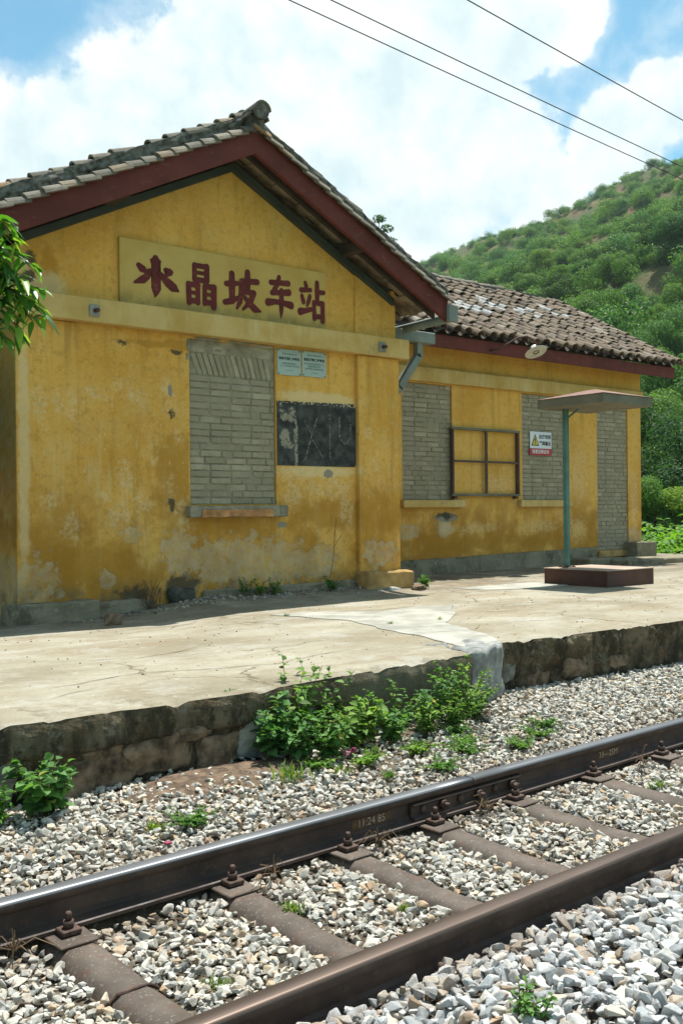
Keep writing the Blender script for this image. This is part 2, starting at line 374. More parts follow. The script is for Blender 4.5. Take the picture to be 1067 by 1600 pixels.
def m_paint(name, col, worn, amount=.5):
    m = Mat(name, .72, .3)
    c = m.mix(m.rng(m.noise(3, 6, .6), .3, .7), tuple(v*.8 for v in col), tuple(v*1.2 for v in col))
    n = m.noise(14, 7, .7, stretch=(.6, .6, 1.2))
    c = m.mix(m.math('MULTIPLY', m.rng(n, .56, .70), amount), c, worn)
    c = m.mix(m.math('MULTIPLY', m.rng(m.noise(40, 4, .6), .64, .7), amount), c, tuple(v*.4 for v in col))
    m.color(c); m.bump(m.noise(30, 6, .65, stretch=(.3, .3, 1)), .3, .006); return m.m
M['red_board'] = m_paint('oxblood_bargeboard', (.125, .027, .019), (.22, .085, .06), .6)
M['red_letter'] = m_paint('oxblood_letters', (.125, .018, .014), (.26, .13, .06), .45)
M['green_trim'] = m_paint('dark_green_trim', (.045, .055, .042), (.10, .10, .07), .5)
M['green_post'] = m_paint('green_post_paint', (.085, .20, .165), (.20, .26, .20), .6)
M['pipe'] = m_paint('pale_green_grey_metal', (.20, .235, .205), (.16, .145, .11), .6)
M['rust'] = m_paint('rusty_brown_metal', (.085, .042, .030), (.14, .075, .05), .5)
M['rust_top'] = m_paint('rusty_top_plate', (.40, .30, .22), (.28, .17, .11), .6)
M['frame'] = m_paint('rusty_frame', (.095, .062, .046), (.24, .20, .15), .5)
M['dark'] = plain('dark_void', (.012, .011, .010), .95, .2, 5, 0)
M['char'] = M['red_letter']
def m_brick():
    m = Mat('grey_brick', .92, .15); rnd = m.objrand()
    c = m.ramp(rnd, [(0, (.27, .235, .155)), (.35, (.315, .275, .185)), (.7, (.355, .31, .21)), (1, (.43, .37, .25))])
    c = m.mix(m.rng(m.noise(6, 6, .65), .35, .7), c, (.28, .245, .165))
    c = m.mix(m.math('MULTIPLY', m.rng(m.noise(45, 4, .6), .55, .7), .5), c, (.45, .41, .31))
    m.color(c); m.bump(m.noise(60, 5, .65), .5, .006); return m.m
M['brick'] = m_brick()
M['mortar'] = plain('grey_mortar', (.265, .235, .16), .95, .3, 9, .8)
M['mortar_light'] = plain('rough_grey_render', (.30, .265, .185), .95, .35, 6, .8)
def m_tile(name, stops, lich=.4):
    m = Mat(name, .85, .25); rnd = m.objrand(); isl = m.island()
    v = m.math('FRACT', m.math('ADD', rnd, isl))
    c = m.ramp(v, stops)
    c = m.mix(m.math('MULTIPLY', m.rng(m.noise(9, 6, .65), .42, .66), .65), c, (.085, .068, .048))
    c = m.mix(m.math('MULTIPLY', m.rng(m.noise(30, 5, .7), .58, .66), lich), c, (.36, .33, .25))
    m.color(c); m.bump(m.noise(40, 6, .65), .5, .008); return m.m
M['tile'] = m_tile('clay_roof_tile', [(0, (.095, .068, .045)), (.25, (.155, .108, .068)), (.5, (.215, .155, .10)), (.75, (.16, .12, .082)), (.92, (.25, .195, .135)), (1, (.34, .29, .23))])
M['tile_pale'] = m_tile('pale_roof_tile', [(0, (.34, .33, .30)), (.5, (.44, .43, .39)), (1, (.36, .375, .375))], .2)
M['tile_grey'] = m_tile('grey_verge_tile', [(0, (.13, .115, .085)), (.4, (.18, .16, .12)), (.75, (.23, .20, .15)), (.9, (.24, .15, .07)), (1, (.30, .19, .09))])
M['tile_pan'] = plain('pan_tile_dark', (.10, .075, .055), .95, .4, 9, .6)
M['roof_mortar'] = plain('lumpy_roof_mortar', (.13, .125, .105), .95, .6, 18, 1.0)
M['soffit'] = plain('soffit_tile', (.24, .185, .115), .9, .5, 5, .6)
M['timber'] = plain('dark_old_timber', (.05, .038, .028), .9, .3, 6, .4)

def m_concrete():
    m = Mat('platform_concrete', .92, .2); x, y, z = m.sep()
    c = m.mix(m.rng(m.noise(.9, 6, .62), .3, .7), (.225, .19, .125), (.36, .325, .24))
    c = m.mix(m.math('MULTIPLY', m.rng(m.noise(2.6, 7, .7, stretch=(.45, 1.2, 1)), .46, .66), .65), c, (.41, .385, .315))
    c = m.mix(m.math('MULTIPLY', m.rng(m.noise(1.7, 6, .7, loc=(7, 3, 0), stretch=(.5, 1.3, 1)), .48, .66), .7), c, (.27, .215, .135))
    c = m.mix(m.math('MULTIPLY', m.rng(m.noise(30, 6, .75), .54, .66), .6), c, (.21, .175, .12))
    c = m.mix(m.math('MULTIPLY', m.rng(m.noise(11, 8, .75), .56, .66), .5), c, (.46, .43, .35))
    c = m.mix(m.math('MULTIPLY', m.rng(m.noise(5.5, 9, .76, loc=(1, 9, 0), stretch=(.6, 1.2, 1)), .52, .66), .7), c, (.235, .19, .125))
    c = m.mix(m.math('MULTIPLY', m.rng(m.noise(2.2, 8, .72, loc=(4, 4, 0)), .54, .68), .6), c, (.38, .365, .31))
    dirt = m.math('MULTIPLY', m.rng(y, 7.6, 8.7), m.rng(m.noise(3, 8, .7, loc=(3, 1, 0)), .35, .6)); c = m.mix(m.math('MULTIPLY', dirt, .75), c, (.15, .12, .08))
    lipd = m.math('MULTIPLY', m.rng(y, 4.75, 4.45), m.rng(m.noise(6, 8, .74, loc=(3, 7, 0)), .48, .62)); c = m.mix(m.math('MULTIPLY', lipd, .6), c, (.17, .14, .09))
    # faint hairline cracks
    e = m.voro(.75, 'DISTANCE_TO_EDGE', vec=m.wob(.16, 3.5))[0]
    cr = m.math('MULTIPLY', m.rng(e, .010, .003), m.rng(m.noise(1.1, 2, .5, loc=(2, 8, 0)), .48, .6))
    c = m.mix(m.math('MULTIPLY', cr, .75), c, (.14, .11, .07))
    m.color(c)
    m.bump(m.math('SUBTRACT', m.math('ADD', m.noise(30, 7, .7), m.math('MULTIPLY', m.noise(4, 4, .6), 1.3)), m.math('MULTIPLY', cr, .8)), .75, .014); return m.m
M['concrete'] = m_concrete()
def m_face():
    m = Mat('platform_face_stone', .95, .15); x, y, z = m.sep()
    c = m.mix(m.rng(m.noise(3.0, 7, .66), .32, .68), (.15, .115, .062), (.29, .235, .145))
    c = m.mix(m.math('MULTIPLY', m.rng(m.noise(7, 6, .7, stretch=(1, 1, .35)), .44, .60), .85), c, (.060, .048, .028))
    c = m.mix(m.math('MULTIPLY', m.rng(m.noise(16, 9, .76, loc=(3, 3, 3)), .54, .64), .6), c, (.36, .32, .235))
    c = m.mix(m.math('MULTIPLY', m.rng(m.noise(24, 7, .75, loc=(8, 3, 3)), .54, .62), .7), c, (.05, .04, .026))
    c = m.mix(m.math('MULTIPLY', m.rng(m.noise(5, 5, .6, loc=(9, 3, 1)), .56, .7), .6), c, (.27, .155, .08))
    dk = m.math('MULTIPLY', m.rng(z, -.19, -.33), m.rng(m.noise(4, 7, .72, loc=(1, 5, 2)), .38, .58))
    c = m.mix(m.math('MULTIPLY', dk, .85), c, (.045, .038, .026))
    # cleaner rendered panel between the big weeds and the patched corner
    pan = m.math('MULTIPLY', m.rng(x, 3.35, 3.6), m.rng(x, 4.62, 4.5))
    c = m.mix(m.math('MULTIPLY', pan, .75), c, m.mix(m.rng(m.noise(5, 5, .6), .3, .7), (.21, .18, .115), (.28, .245, .165)))
    m.color(c); m.bump(m.math('ADD', m.noise(34, 9, .75), m.math('MULTIPLY', m.noise(9, 6, .7), 1.5)), 1.0, .035); return m.m
M['face'] = m_face()
M['cement'] = plain('pale_cement', (.34, .325, .27), .9, .25, 4, .8)
M['cement_lump'] = plain('fresh_cement', (.27, .27, .245), .85, .45, 9, .9)
M['boulder_brown'] = plain('brown_boulder', (.155, .108, .066), .95, .75, 12, 1.0)
M['boulder_grey'] = plain('grey_boulder', (.25, .24, .20), .95, .5, 8, 1.0)
def m_plinth():
    m = Mat('grey_plinth', .95, .15); x, y, z = m.sep()
    c = m.mix(m.rng(m.noise(2.5, 7, .66), .3, .7), (.18, .155, .10), (.30, .265, .18))
    c = m.mix(m.math('MULTIPLY', m.rng(m.noise(9, 6, .7, loc=(1, 0, 0)), .55, .66), .55), c, (.42, .36, .24))
    c = m.mix(m.math('MULTIPLY', m.rng(m.noise(4, 6, .7, loc=(6, 0, 0)), .52, .66), .75), c, (.075, .07, .048))
    m.color(c); m.bump(m.noise(18, 7, .7), .7, .015); return m.m
M['plinth'] = m_plinth()
M['plinth_ochre'] = plain('stained_ochre_plinth', (.40, .25, .09), .92, .3, 5, .6)
def m_blackboard():
    m = Mat('blackboard_paint', .8, .25); x, y, z = m.sep()
    c = m.mix(m.rng(m.noise(7, 7, .7), .35, .7), (.022, .024, .022), (.085, .09, .08))
    wv = m.wob(.03, 18)
    flake = m.math('MULTIPLY', m.blot(wv, [(6.24,1.87,.05,.07),(6.35,1.88,.05,.09),(6.25,1.63,.07,.1),(6.40,1.6,.025,.3),(6.2,1.95,.03,.06),(6.33,1.55,.05,.05)], .4), m.rng(m.noise(30, 4, .6), .35, .5))
    c = m.mix(flake, c, (.30, .27, .19))
    # the brushed letters X I U
    acc = None
    def seg(x0, z0, x1, z1, w):
        nonlocal acc
        cx, cz = (x0+x1)/2, (z0+z1)/2; ang = math.atan2(z1-z0, x1-x0); ln = math.hypot(x1-x0, z1-z0)/2
        n = m.N.new('ShaderNodeMapping'); n.vector_type = 'TEXTURE'; m.L.new(m.wob(.012, 22), n.inputs[0])
        n.inputs['Location'].default_value = (cx, 8.85, cz); n.inputs['Rotation'].default_value = (0, -ang, 0); n.inputs['Scale'].default_value = (ln, 10, w)
        sx, sy, sz = m.sep(n.outputs[0])
        k = m.math('MULTIPLY', m.rng(m.math('ABSOLUTE', sx), 1.0, .9), m.rng(m.math('ABSOLUTE', sz), 1.0, .6))
        acc = k if acc is None else m.math('MAXIMUM', acc, k)
    for t in ((6.70,1.87,6.60,1.62,.012),(6.60,1.62,6.52,1.38,.014),(6.52,1.84,6.62,1.66,.008),(6.62,1.62,6.78,1.41,.009),(6.87,1.92,6.87,1.40,.013),(7.01,1.90,7.01,1.64,.014),(7.01,1.64,7.10,1.58,.014),(7.10,1.58,7.17,1.66,.011),(7.17,1.64,7.17,1.82,.011)): seg(*t)
    c = m.mix(m.math('MULTIPLY', acc, m.rng(m.noise(40, 4, .65), .40, .60)), c, (.20, .19, .145))
    ragged = m.math('MULTIPLY', m.rng(z, 1.99, 2.03), m.rng(m.noise(30, 3, .6), .52, .56))
    c = m.mix(ragged, c, (.62, .52, .30))
    m.color(c); m.bump(m.noise(30, 6, .65), .3, .006); return m.m
M['blackboard'] = m_blackboard()
M['plaque'] = plain('pale_grey_plaque', (.33, .41, .35), .45, .1, 3, 0, .5)
M['ink'] = plain('dark_ink', (.035, .04, .038), .6, .1, 3, 0)
M['ink_soft'] = plain('grey_green_ink', (.12, .15, .13), .6, .1, 3, 0)
M['sign_white'] = plain('white_enamel', (.70, .72, .72), .4, .05, 3, 0, .5)
M['sign_red'] = plain('red_print', (.42, .02, .03), .45, .1, 3, 0, .5)
M['sign_yellow'] = plain('yellow_print', (.66, .50, .03), .45, .05, 3, 0, .5)
M['black'] = plain('black_print', (.015, .015, .014), .5, .05, 3, 0)
M['white_print'] = plain('white_print', (.8, .76, .74), .5, .05, 3, 0)
M['enamel'] = plain('aged_white_enamel', (.62, .60, .52), .4, .12, 9, .05, .5)
M['canopy_edge'] = m_paint('mossy_canopy_edge', (.165, .155, .105), (.08, .08, .052), .8)
M['rust_streak'] = None
M['canopy_top'] = m_paint('peeling_red_canopy', (.19, .095, .062), (.48, .44, .36), .9)
def m_rail():
    m = Mat('rail_steel', .55, .5); x, y, z = m.sep()
    c = m.mix(m.rng(m.noise(4, 6, .65), .3, .7), (.034, .021, .015), (.075, .045, .031))
    c = m.mix(m.math('MULTIPLY', m.rng(m.noise(26, 6, .7), .55, .68), .5), c, (.12, .075, .05))
    m.color(c); m.r(m.rng(m.noise(9, 5, .6), .3, .7, .5, .8)); m.bump(m.noise(60, 5, .65), .25, .003); return m.m
M['rail'] = m_rail()
def m_railtop(name, col, rough):
    m = Mat(name, rough, .5); m.b.inputs['Metallic'].default_value = .65
    c = m.mix(m.rng(m.noise(5, 6, .65, stretch=(.25, 3, 1)), .3, .7), tuple(v*.75 for v in col), tuple(v*1.2 for v in col))
    m.color(c); m.bump(m.noise(50, 4, .6, stretch=(.15, 3, 1)), .1, .002); return m.m
M['rail_top_far'] = m_railtop('worn_rail_head_grey', (.17, .172, .175), .46)
M['rail_top_near'] = m_railtop('worn_rail_head_brown', (.105, .074, .056), .46)
def m_sleeper():
    m = Mat('steel_sleeper', .75, .35)
    c = m.mix(m.rng(m.noise(5, 6, .65), .3, .7), (.068, .050, .036), (.135, .104, .078))
    c = m.mix(m.math('MULTIPLY', m.rng(m.noise(17, 7, .7), .52, .66), .6), c, (.11, .055, .033))
    c = m.mix(m.math('MULTIPLY', m.rng(m.noise(90, 3, .6), .6, .68), .5), c, (.30, .27, .23))
    m.color(c); m.bump(m.noise(50, 6, .7), .4, .005); return m.m
M['sleeper'] = m_sleeper()
M['bolt'] = plain('rusty_bolt', (.075, .042, .028), .7, .4, 30, .4, .4)
M['chalk'] = plain('chalk_marks', (.42, .36, .28), .9, .2, 30, 0)
M['rust_patch'] = plain('rust_patch', (.115, .062, .030), .85, .35, 20, .3)
def m_ballast():
    m = Mat('limestone_ballast', .9, .25); v = m.island()
    c = m.ramp(v, [(0, (.22, .235, .235)), (.20, (.36, .375, .37)), (.46, (.49, .495, .48)), (.70, (.58, .57, .53)), (.85, (.50, .435, .335)), (.925, (.40, .265, .16)), (.96, (.24, .23, .21)), (1, (.64, .64, .625))])
    c = m.mix(m.rng(m.noise(38, 5, .6), .35, .7), c, m.mix(.45, c, (.46, .45, .41)))
    c = m.mix(m.math('MULTIPLY', m.rng(m.noise(14, 7, .7), .52, .66), .5), c, (.30, .22, .14))
    c = m.mix(m.math('MULTIPLY', m.rng(m.sep()[1], 2.0, 2.4), .55), c, m.mix(1.0, c, (1.10, 1.0, .82), 'MULTIPLY'))
    # brake dust and rust along both rails
    x, y, z = m.sep(); ry = m.math('ADD', m.math('MULTIPLY', m.math('MULTIPLY', x, x), .0024), m.math('ADD', m.math('MULTIPLY', x, .0262), 3.1616)); t = m.math('SUBTRACT', y, ry)
    d1 = m.math('ABSOLUTE', t); d2 = m.math('ABSOLUTE', m.math('ADD', t, 1.07)); dm = m.math('MINIMUM', d1, d2)
    c = m.mix(m.math('MULTIPLY', m.math('MULTIPLY', m.rng(dm, .34, .07), m.rng(m.noise(9, 6, .7, loc=(5, 5, 5)), .36, .62)), .62), c, (.20, .135, .085))
    m.color(c); m.bump(m.noise(90, 6, .7), .7, .006); return m.m
M['ballast'] = m_ballast()
def m_ground():
    m = Mat('ballast_bed_soil', .95, .1)
    c = m.mix(m.rng(m.noise(7, 7, .7), .3, .7), (.085, .066, .044), (.15, .12, .085))
    c = m.mix(m.rng(m.noise(60, 4, .6), .55, .7), c, (.34, .31, .25)); m.color(c); m.bump(m.noise(45, 6, .7), .9, .02); return m.m
M['bed'] = m_ground()
M['soil'] = plain('brown_soil', (.135, .092, .058), .95, .5, 22, 1.0)
def m_hill():
    m = Mat('hillside_soil', .95, .1)
    c = m.mix(m.rng(m.noise(.09, 6, .6), .40, .62), (.085, .11, .04), (.20, .125, .065))
    c = m.mix(m.rng(m.noise(.5, 5, .65), .45, .7), c, (.13, .12, .055)); m.color(c); m.bump(m.noise(1.5, 5, .7), 1, .4); return m.m
M['hill'] = m_hill()
M['meadow'] = plain('grassy_earth', (.10, .13, .045), .95, .4, 1.2, .8)
def m_leaf(name, stops, trans=.35, rough=.6, spec=.2):
    m = Mat(name, rough, spec); c = m.ramp(m.island(), stops)
    c = m.mix(1.0, c, m.ramp(m.objrand(), [(0, (.70, .82, .95)), (.35, (.95, 1.0, .9)), (.7, (1.25, 1.12, .85)), (1, (1.55, 1.3, .95))]), 'MULTIPLY')
    m.color(c)
    t = m.N.new('ShaderNodeBsdfTranslucent'); m.L.new(m.mix(1.0, c, (1.5, 1.7, .7), 'MULTIPLY'), t.inputs[0])
    x = m.N.new('ShaderNodeMixShader'); x.inputs[0].default_value = trans
    out = m.N['Material Output']; m.L.new(m.b.outputs[0], x.inputs[1]); m.L.new(t.outputs[0], x.inputs[2]); m.L.new(x.outputs[0], out.inputs[0])
    return m.m
M['leaf_weed'] = m_leaf('weed_leaf', [(0, (.055, .12, .03)), (.45, (.105, .215, .055)), (.93, (.18, .32, .085)), (1, (.36, .32, .07))])
M['leaf_grass'] = m_leaf('grass_blade', [(0, (.07, .13, .02)), (.6, (.13, .22, .035)), (1, (.26, .24, .07))])
M['leaf_peach'] = m_leaf('peach_leaf', [(0, (.025, .085, .014)), (.35, (.06, .17, .022)), (.75, (.13, .27, .035)), (1, (.28, .40, .06))], .42, .4, .4)
M['leaf_dark'] = m_leaf('dark_tree_leaf', [(0, (.028, .068, .018)), (.6, (.058, .125, .03)), (1, (.12, .20, .05))], .3)
M['leaf_mid'] = m_leaf('mid_green_leaf', [(0, (.055, .12, .032)), (.6, (.105, .205, .055)), (1, (.18, .285, .08))], .3)
M['leaf_light'] = m_leaf('light_green_leaf', [(0, (.07, .14, .028)), (.6, (.12, .22, .045)), (1, (.21, .31, .075))], .35)
M['leaf_lush'] = m_leaf('lush_bright_leaf', [(0, (.05, .13, .02)), (.6, (.10, .23, .03)), (1, (.18, .33, .05))], .4)
M['leaf_hill'] = m_leaf('hillside_leaf', [(0, (.06, .14, .036)), (.5, (.105, .225, .055)), (.85, (.15, .28, .07)), (1, (.20, .25, .085))], .25)
M['stem'] = plain('green_brown_stem', (.10, .10, .04), .8, .3, 20, 0)
M['dry'] = plain('dry_twig', (.17, .11, .06), .9, .3, 20, 0)
M['bark'] = plain('grey_brown_bark', (.11, .085, .06), .95, .35, 10, .8)
M['wire'] = plain('black_wire', (.02, .02, .02), .6, .1, 5, 0)
M['hole_black'] = M['dark']
M['pink'] = plain('pink_litter', (.30, .05, .10), .7, .3, 20, 0)
M['flower'] = M['pink']

# ------------------------------------------------------------------ ground, hill, platform
def edge_y(x):
    return np.interp(x, [-8, 1.51, 2.68, 4.57, 4.72, 5.05, 5.13, 6.13, 7.25, 26], [4.30, 4.28, 4.27, 4.47, 4.53, 4.66, 4.70, 4.68, 4.65, 4.55])
def plat_z(x, y):
    left = np.clip((4.9-x)/1.0, 0, 1)*np.clip((y-6.9)/1.3, 0, 1)
    berm = np.clip((x-4.4)/.8, 0, 1)*np.clip((8.2-x)/.8, 0, 1)*np.clip((y-8.2)/.55, 0, 1)
    return -.10 - .065*left + .055*berm + .010*fbm(x*.7, y*.7, 1.0) + .004*fbm(x*4, y*4, 2.0)
def grid_mesh(name, X, Y, Zf, mat, parent=None, smooth=True):
    gx, gy = np.meshgrid(X, Y, indexing='ij'); gz = Zf(gx, gy)
    V = np.stack([gx, gy, gz], -1).reshape(-1, 3); nx, ny = gx.shape
    i = np.arange(nx*ny).reshape(nx, ny)
    F = np.stack([i[:-1, :-1], i[1:, :-1], i[1:, 1:], i[:-1, 1:]], -1).reshape(-1, 4)
    return link(name, np_mesh(name, V, F, smooth), mat, parent)
def rail_y(x):
    x = np.asarray(x, float); xc = np.clip(x, -6, 8)
    return 3.1616 + .0262*xc + .0024*xc*xc + (x-xc)*(.0262 + .0048*xc)
RAILZ = -.435
def bed_z(x, y):
    t = y - rail_y(x)
    z = np.interp(t, [-3.5, -2.4, -1.9, -1.32, -1.16, -1.02, -.9, -.15, -.05, .12, .35, 1.0, 1.6], [-.53, -.505, -.505, -.535, -.56, -.615, -.622, -.622, -.615, -.52, -.49, -.475, -.47])
    soil = np.exp(-(((x-2.5)/.42)**2 + ((y-4.12)/.2)**2))
    return z + .045*soil + .018*fbm(x*1.4, y*1.4, 3.0, 3)

g = grid_mesh('ground', np.concatenate([np.linspace(-900, -30, 12), np.linspace(-20, 40, 25), np.linspace(60, 1500, 20)]),
              np.concatenate([np.linspace(-1500, -30, 14), np.linspace(-20, 40, 25), np.linspace(60, 1500, 20)]),
              lambda x, y: -.78 + .03*fbm(x*.2, y*.2), M['meadow']); tag(g, 'green and brown open ground around the station', 'ground', kind='structure')
g = grid_mesh('ballast_bed', np.linspace(-3, 14, 210), np.linspace(-.4, 4.9, 80), bed_z, M['bed']); tag(g, 'dusty soil bed under the ballast', 'ground', kind='structure')

def hill_z(x, y):
    ridge = 236 + 14*np.sin(y*.011) + 8*np.sin(y*.037+1)
    xx = np.clip(x - 30, 0, None); rl = ridge - 30
    top = 98 - .075*(y-146) + 3.5*np.sin(y*.045) + 2*np.sin(y*.11+2)
    t = xx/rl
    prof = np.where(t < 1, t*(.82 + .18*t), 1 - (t-1)*.8)
    terr = 1.6*np.sin(xx*.24 + .012*y) + 3.0*fbm(x*.02, y*.02, 4.0, 4)
    return -.9 + prof*top*np.clip((y+80)/120, 0.0, 1.0) + terr*np.clip(xx/25, 0, 1)
hill = grid_mesh('hill', np.linspace(24, 420, 150), np.linspace(-80, 620, 170), hill_z, M['hill']); tag(hill, 'terraced scrub covered hillside behind the station', 'hill', kind='structure')

plat = empty('platform'); tag(plat, 'low concrete station platform with rough stone front', 'platform', kind='structure')
xs = np.concatenate([np.linspace(-6, .4, 30), np.linspace(.5, 8, 300), np.linspace(8.1, 18, 90)])
ts = np.concatenate([np.linspace(0, .2, 8), np.linspace(.24, 1, 60)])
gx, gt = np.meshgrid(xs, ts, indexing='ij')
ey = edge_y(gx) + .006*fbm(gx*2.0, gx*0, 5.0, 3) + .012*np.clip(fbm(gx*8, gx*0, 7.0, 4)*3-.6, 0, 1) + .004*fbm(gx*25, gx*0, 6.0, 2)
gy = ey + (17.5-ey)*gt**1.5
gz = plat_z(gx, gy) - .010*np.exp(-((gy-ey)/.030)) - .020*np.exp(-((gy-ey)/.04))*np.clip(fbm(gx*8, gx*0, 7.0, 4)*3-.5, 0, 1)
V = np.stack([gx, gy, gz], -1).reshape(-1, 3); n1, n2 = gx.shape; ii = np.arange(n1*n2).reshape(n1, n2)
F = np.stack([ii[:-1, :-1], ii[1:, :-1], ii[1:, 1:], ii[:-1, 1:]], -1).reshape(-1, 4)
link('paving_slab', np_mesh('paving_slab', V, F, True), M['concrete'], plat)
# front face: concrete lip over set-back rubble
ht = np.linspace(0, 1, 46)
gx, gh = np.meshgrid(xs, ht, indexing='ij')
top_y = ey[:, :1]; top_z = gz[:, :1]
depth = .62
right = np.clip((gx-5.1)/.1, 0, 1); panel = np.clip((gx-3.4)/.2, 0, 1)*np.clip((4.66-gx)/.1, 0, 1); leftp = 1 - np.clip((gx-3.4)/.2, 0, 1)
hh = gh*depth
setback = leftp*np.clip((hh-.145)/.03, 0, 1)*.05 + right*.02*np.clip((hh-.12)/.05, 0, 1)
rough = (leftp*np.clip((hh-.13)/.05, .25, 1) + right*.75 + panel*.10)
fy = top_y + setback - .012*np.sin(np.clip(hh/.04, 0, math.pi/2)) - rough*(.060*fbm(gx*4.2, hh*6.5, 8.0, 4) + .034*np.abs(fbm(gx*11, hh*13, 9.0, 4))) + .02*hh
fz = top_z - hh + rough*.012*fbm(gx*9, hh*9, 3.0, 3)*np.clip(gh*8, 0, 1)
V = np.stack([gx, fy, fz], -1).reshape(-1, 3); n1, n2 = gx.shape; ii = np.arange(n1*n2).reshape(n1, n2)
F = np.stack([ii[:-1, :-1], ii[:-1, 1:], ii[1:, 1:], ii[1:, :-1]], -1).reshape(-1, 4)
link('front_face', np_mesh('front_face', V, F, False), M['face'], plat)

def rock(name, c, s, mat, parent, seed, sub=2, rz=0, amp=.22, label=None):
    bm = bmesh.new(); bmesh.ops.create_icosphere(bm, subdivisions=sub, radius=1)
    o = Vector((seed*3.7, seed*1.3, seed*5.1))
    rr_ = random.Random(seed); cut = [(Vector((rr_.gauss(0, 1), rr_.gauss(0, 1), rr_.gauss(0, 1))).normalized(), rr_.uniform(.5, .85)) for _ in range(16)]
    for v in bm.verts:
        d = v.co.normalized()
        for cn, cd in cut:
            q_ = v.co.dot(cn)
            if q_ > cd: v.co -= cn*(q_-cd)
        d = v.co.copy(); k = max(abs(d.x), abs(d.y), abs(d.z)); q = d*(1-.45) + d/k*.45*.8
        q *= 1 + amp*mnoise.noise(d*1.4 + o) + amp*.5*mnoise.noise(d*3.3 + o) + amp*.25*mnoise.noise(d*8 + o)
        v.co = Vector((q.x*s[0], q.y*s[1], q.z*s[2]))
    bmesh.ops.rotate(bm, verts=bm.verts, cent=(0, 0, 0), matrix=Matrix.Rotation(rz, 3, 'Z'))
    bmesh.ops.translate(bm, verts=bm.verts, vec=c)
    for f in bm.faces: f.smooth = False
    me = bpy.data.meshes.new(name); bm.to_mesh(me); bm.free()
    o2 = link(name, me, mat, parent)
    if label: o2['label'] = label
    return o2
# rough stones showing in the left half of the platform front
for i, (x, z, sx, sz, mt) in enumerate([(1.36,-.40,.27,.15,'boulder_grey'),(1.90,-.40,.30,.10,'boulder_brown'),(2.28,-.33,.20,.15,'boulder_brown'),(2.62,-.38,.14,.10,'boulder_brown'),(2.0,-.28,.14,.06,'boulder_brown'),(2.48,-.25,.12,.06,'boulder_brown'),(2.85,-.35,.16,.14,'boulder_grey'),(3.12,-.33,.18,.12,'boulder_grey'),(5.2,-.30,.09,.10,'boulder_grey'),(5.5,-.38,.16,.10,'boulder_brown'),(5.95,-.36,.2,.10,'boulder_brown'),(6.4,-.38,.16,.08,'boulder_brown')]):
    rock('stone', (x, float(edge_y(x))+.075, z), (sx*1.25, .11, sz*1.25), M[mt], plat, i+2, 4, 0, .14)
# patched corner of pale cement
lump = MB(); lump.prism([(4.60, 4.475), (4.74, 4.50), (5.00, 4.60), (5.10, 4.66), (5.10, 4.9), (4.60, 4.9)], 'z', -.45, -.095)
lump.rough(10, .022, 7, 4); o = lump.build('corner_patch', M['cement_lump'], plat, True); o['label'] = 'pale lumpy cement patch on the broken platform corner'
def sheet(name, pts, mat, parent, lift=.006, rag=.03, seed=0):
    """thin ragged sheet following the platform top"""
    P = []
    n = len(pts)
    for i in range(n):
        a = np.array(pts[i]); b = np.array(pts[(i+1) % n]); k = max(2, int(np.hypot(*(b-a))/.07))
        for j in range(k):
            p = a + (b-a)*j/k
            P.append(p + rag*np.array([fbm(p[0]*4, p[1]*4, seed+1.0, 3), fbm(p[0]*4, p[1]*4, seed+9.0, 3)]))
    P = np.array(P); z = plat_z(P[:, 0], P[:, 1])
    bm = bmesh.new(); vs = [bm.verts.new((p[0], p[1], q+lift)) for p, q in zip(P, z)]; f = bm.faces.new(vs)
    bmesh.ops.triangulate(bm, faces=[f])
    bmesh.ops.subdivide_edges(bm, edges=[e for e in bm.edges if e.calc_length() > .3], cuts=2, use_grid_fill=False)
    bmesh.ops.triangulate(bm, faces=bm.faces[:])
    zz = plat_z(np.array([v.co.x for v in bm.verts]), np.array([v.co.y for v in bm.verts]))
    for v, q in zip(bm.verts, zz): v.co.z = q + lift
    ex = bmesh.ops.extrude_face_region(bm, geom=bm.faces[:])
    for v in ex['geom']:
        if isinstance(v, bmesh.types.BMVert): v.co.z -= lift+.02
    bmesh.ops.recalc_face_normals(bm, faces=bm.faces[:])
    me = bpy.data.meshes.new(name); bm.to_mesh(me); bm.free()
    return link(name, me, mat, parent)
s1 = sheet('cement_patch', [(4.72, 4.52), (5.06, 4.68), (5.35, 5.1), (5.6, 5.7), (6.2, 6.2), (6.75, 6.85), (6.3, 6.95), (5.9, 6.85), (5.3, 7.25), (5.0, 7.3), (5.1, 6.9), (5.2, 6.4), (5.0, 5.8), (4.85, 5.2), (4.70, 4.75)], M['cement'], plat, .006, .06)
s1['label'] = 'pale cement patch running across the platform to its corner'
sheet('cement_patch', [(8.3, 8.35), (9.6, 8.3), (10.0, 7.8), (9.2, 7.6), (8.4, 7.9)], M['cement'], plat, .006, .05, 3)
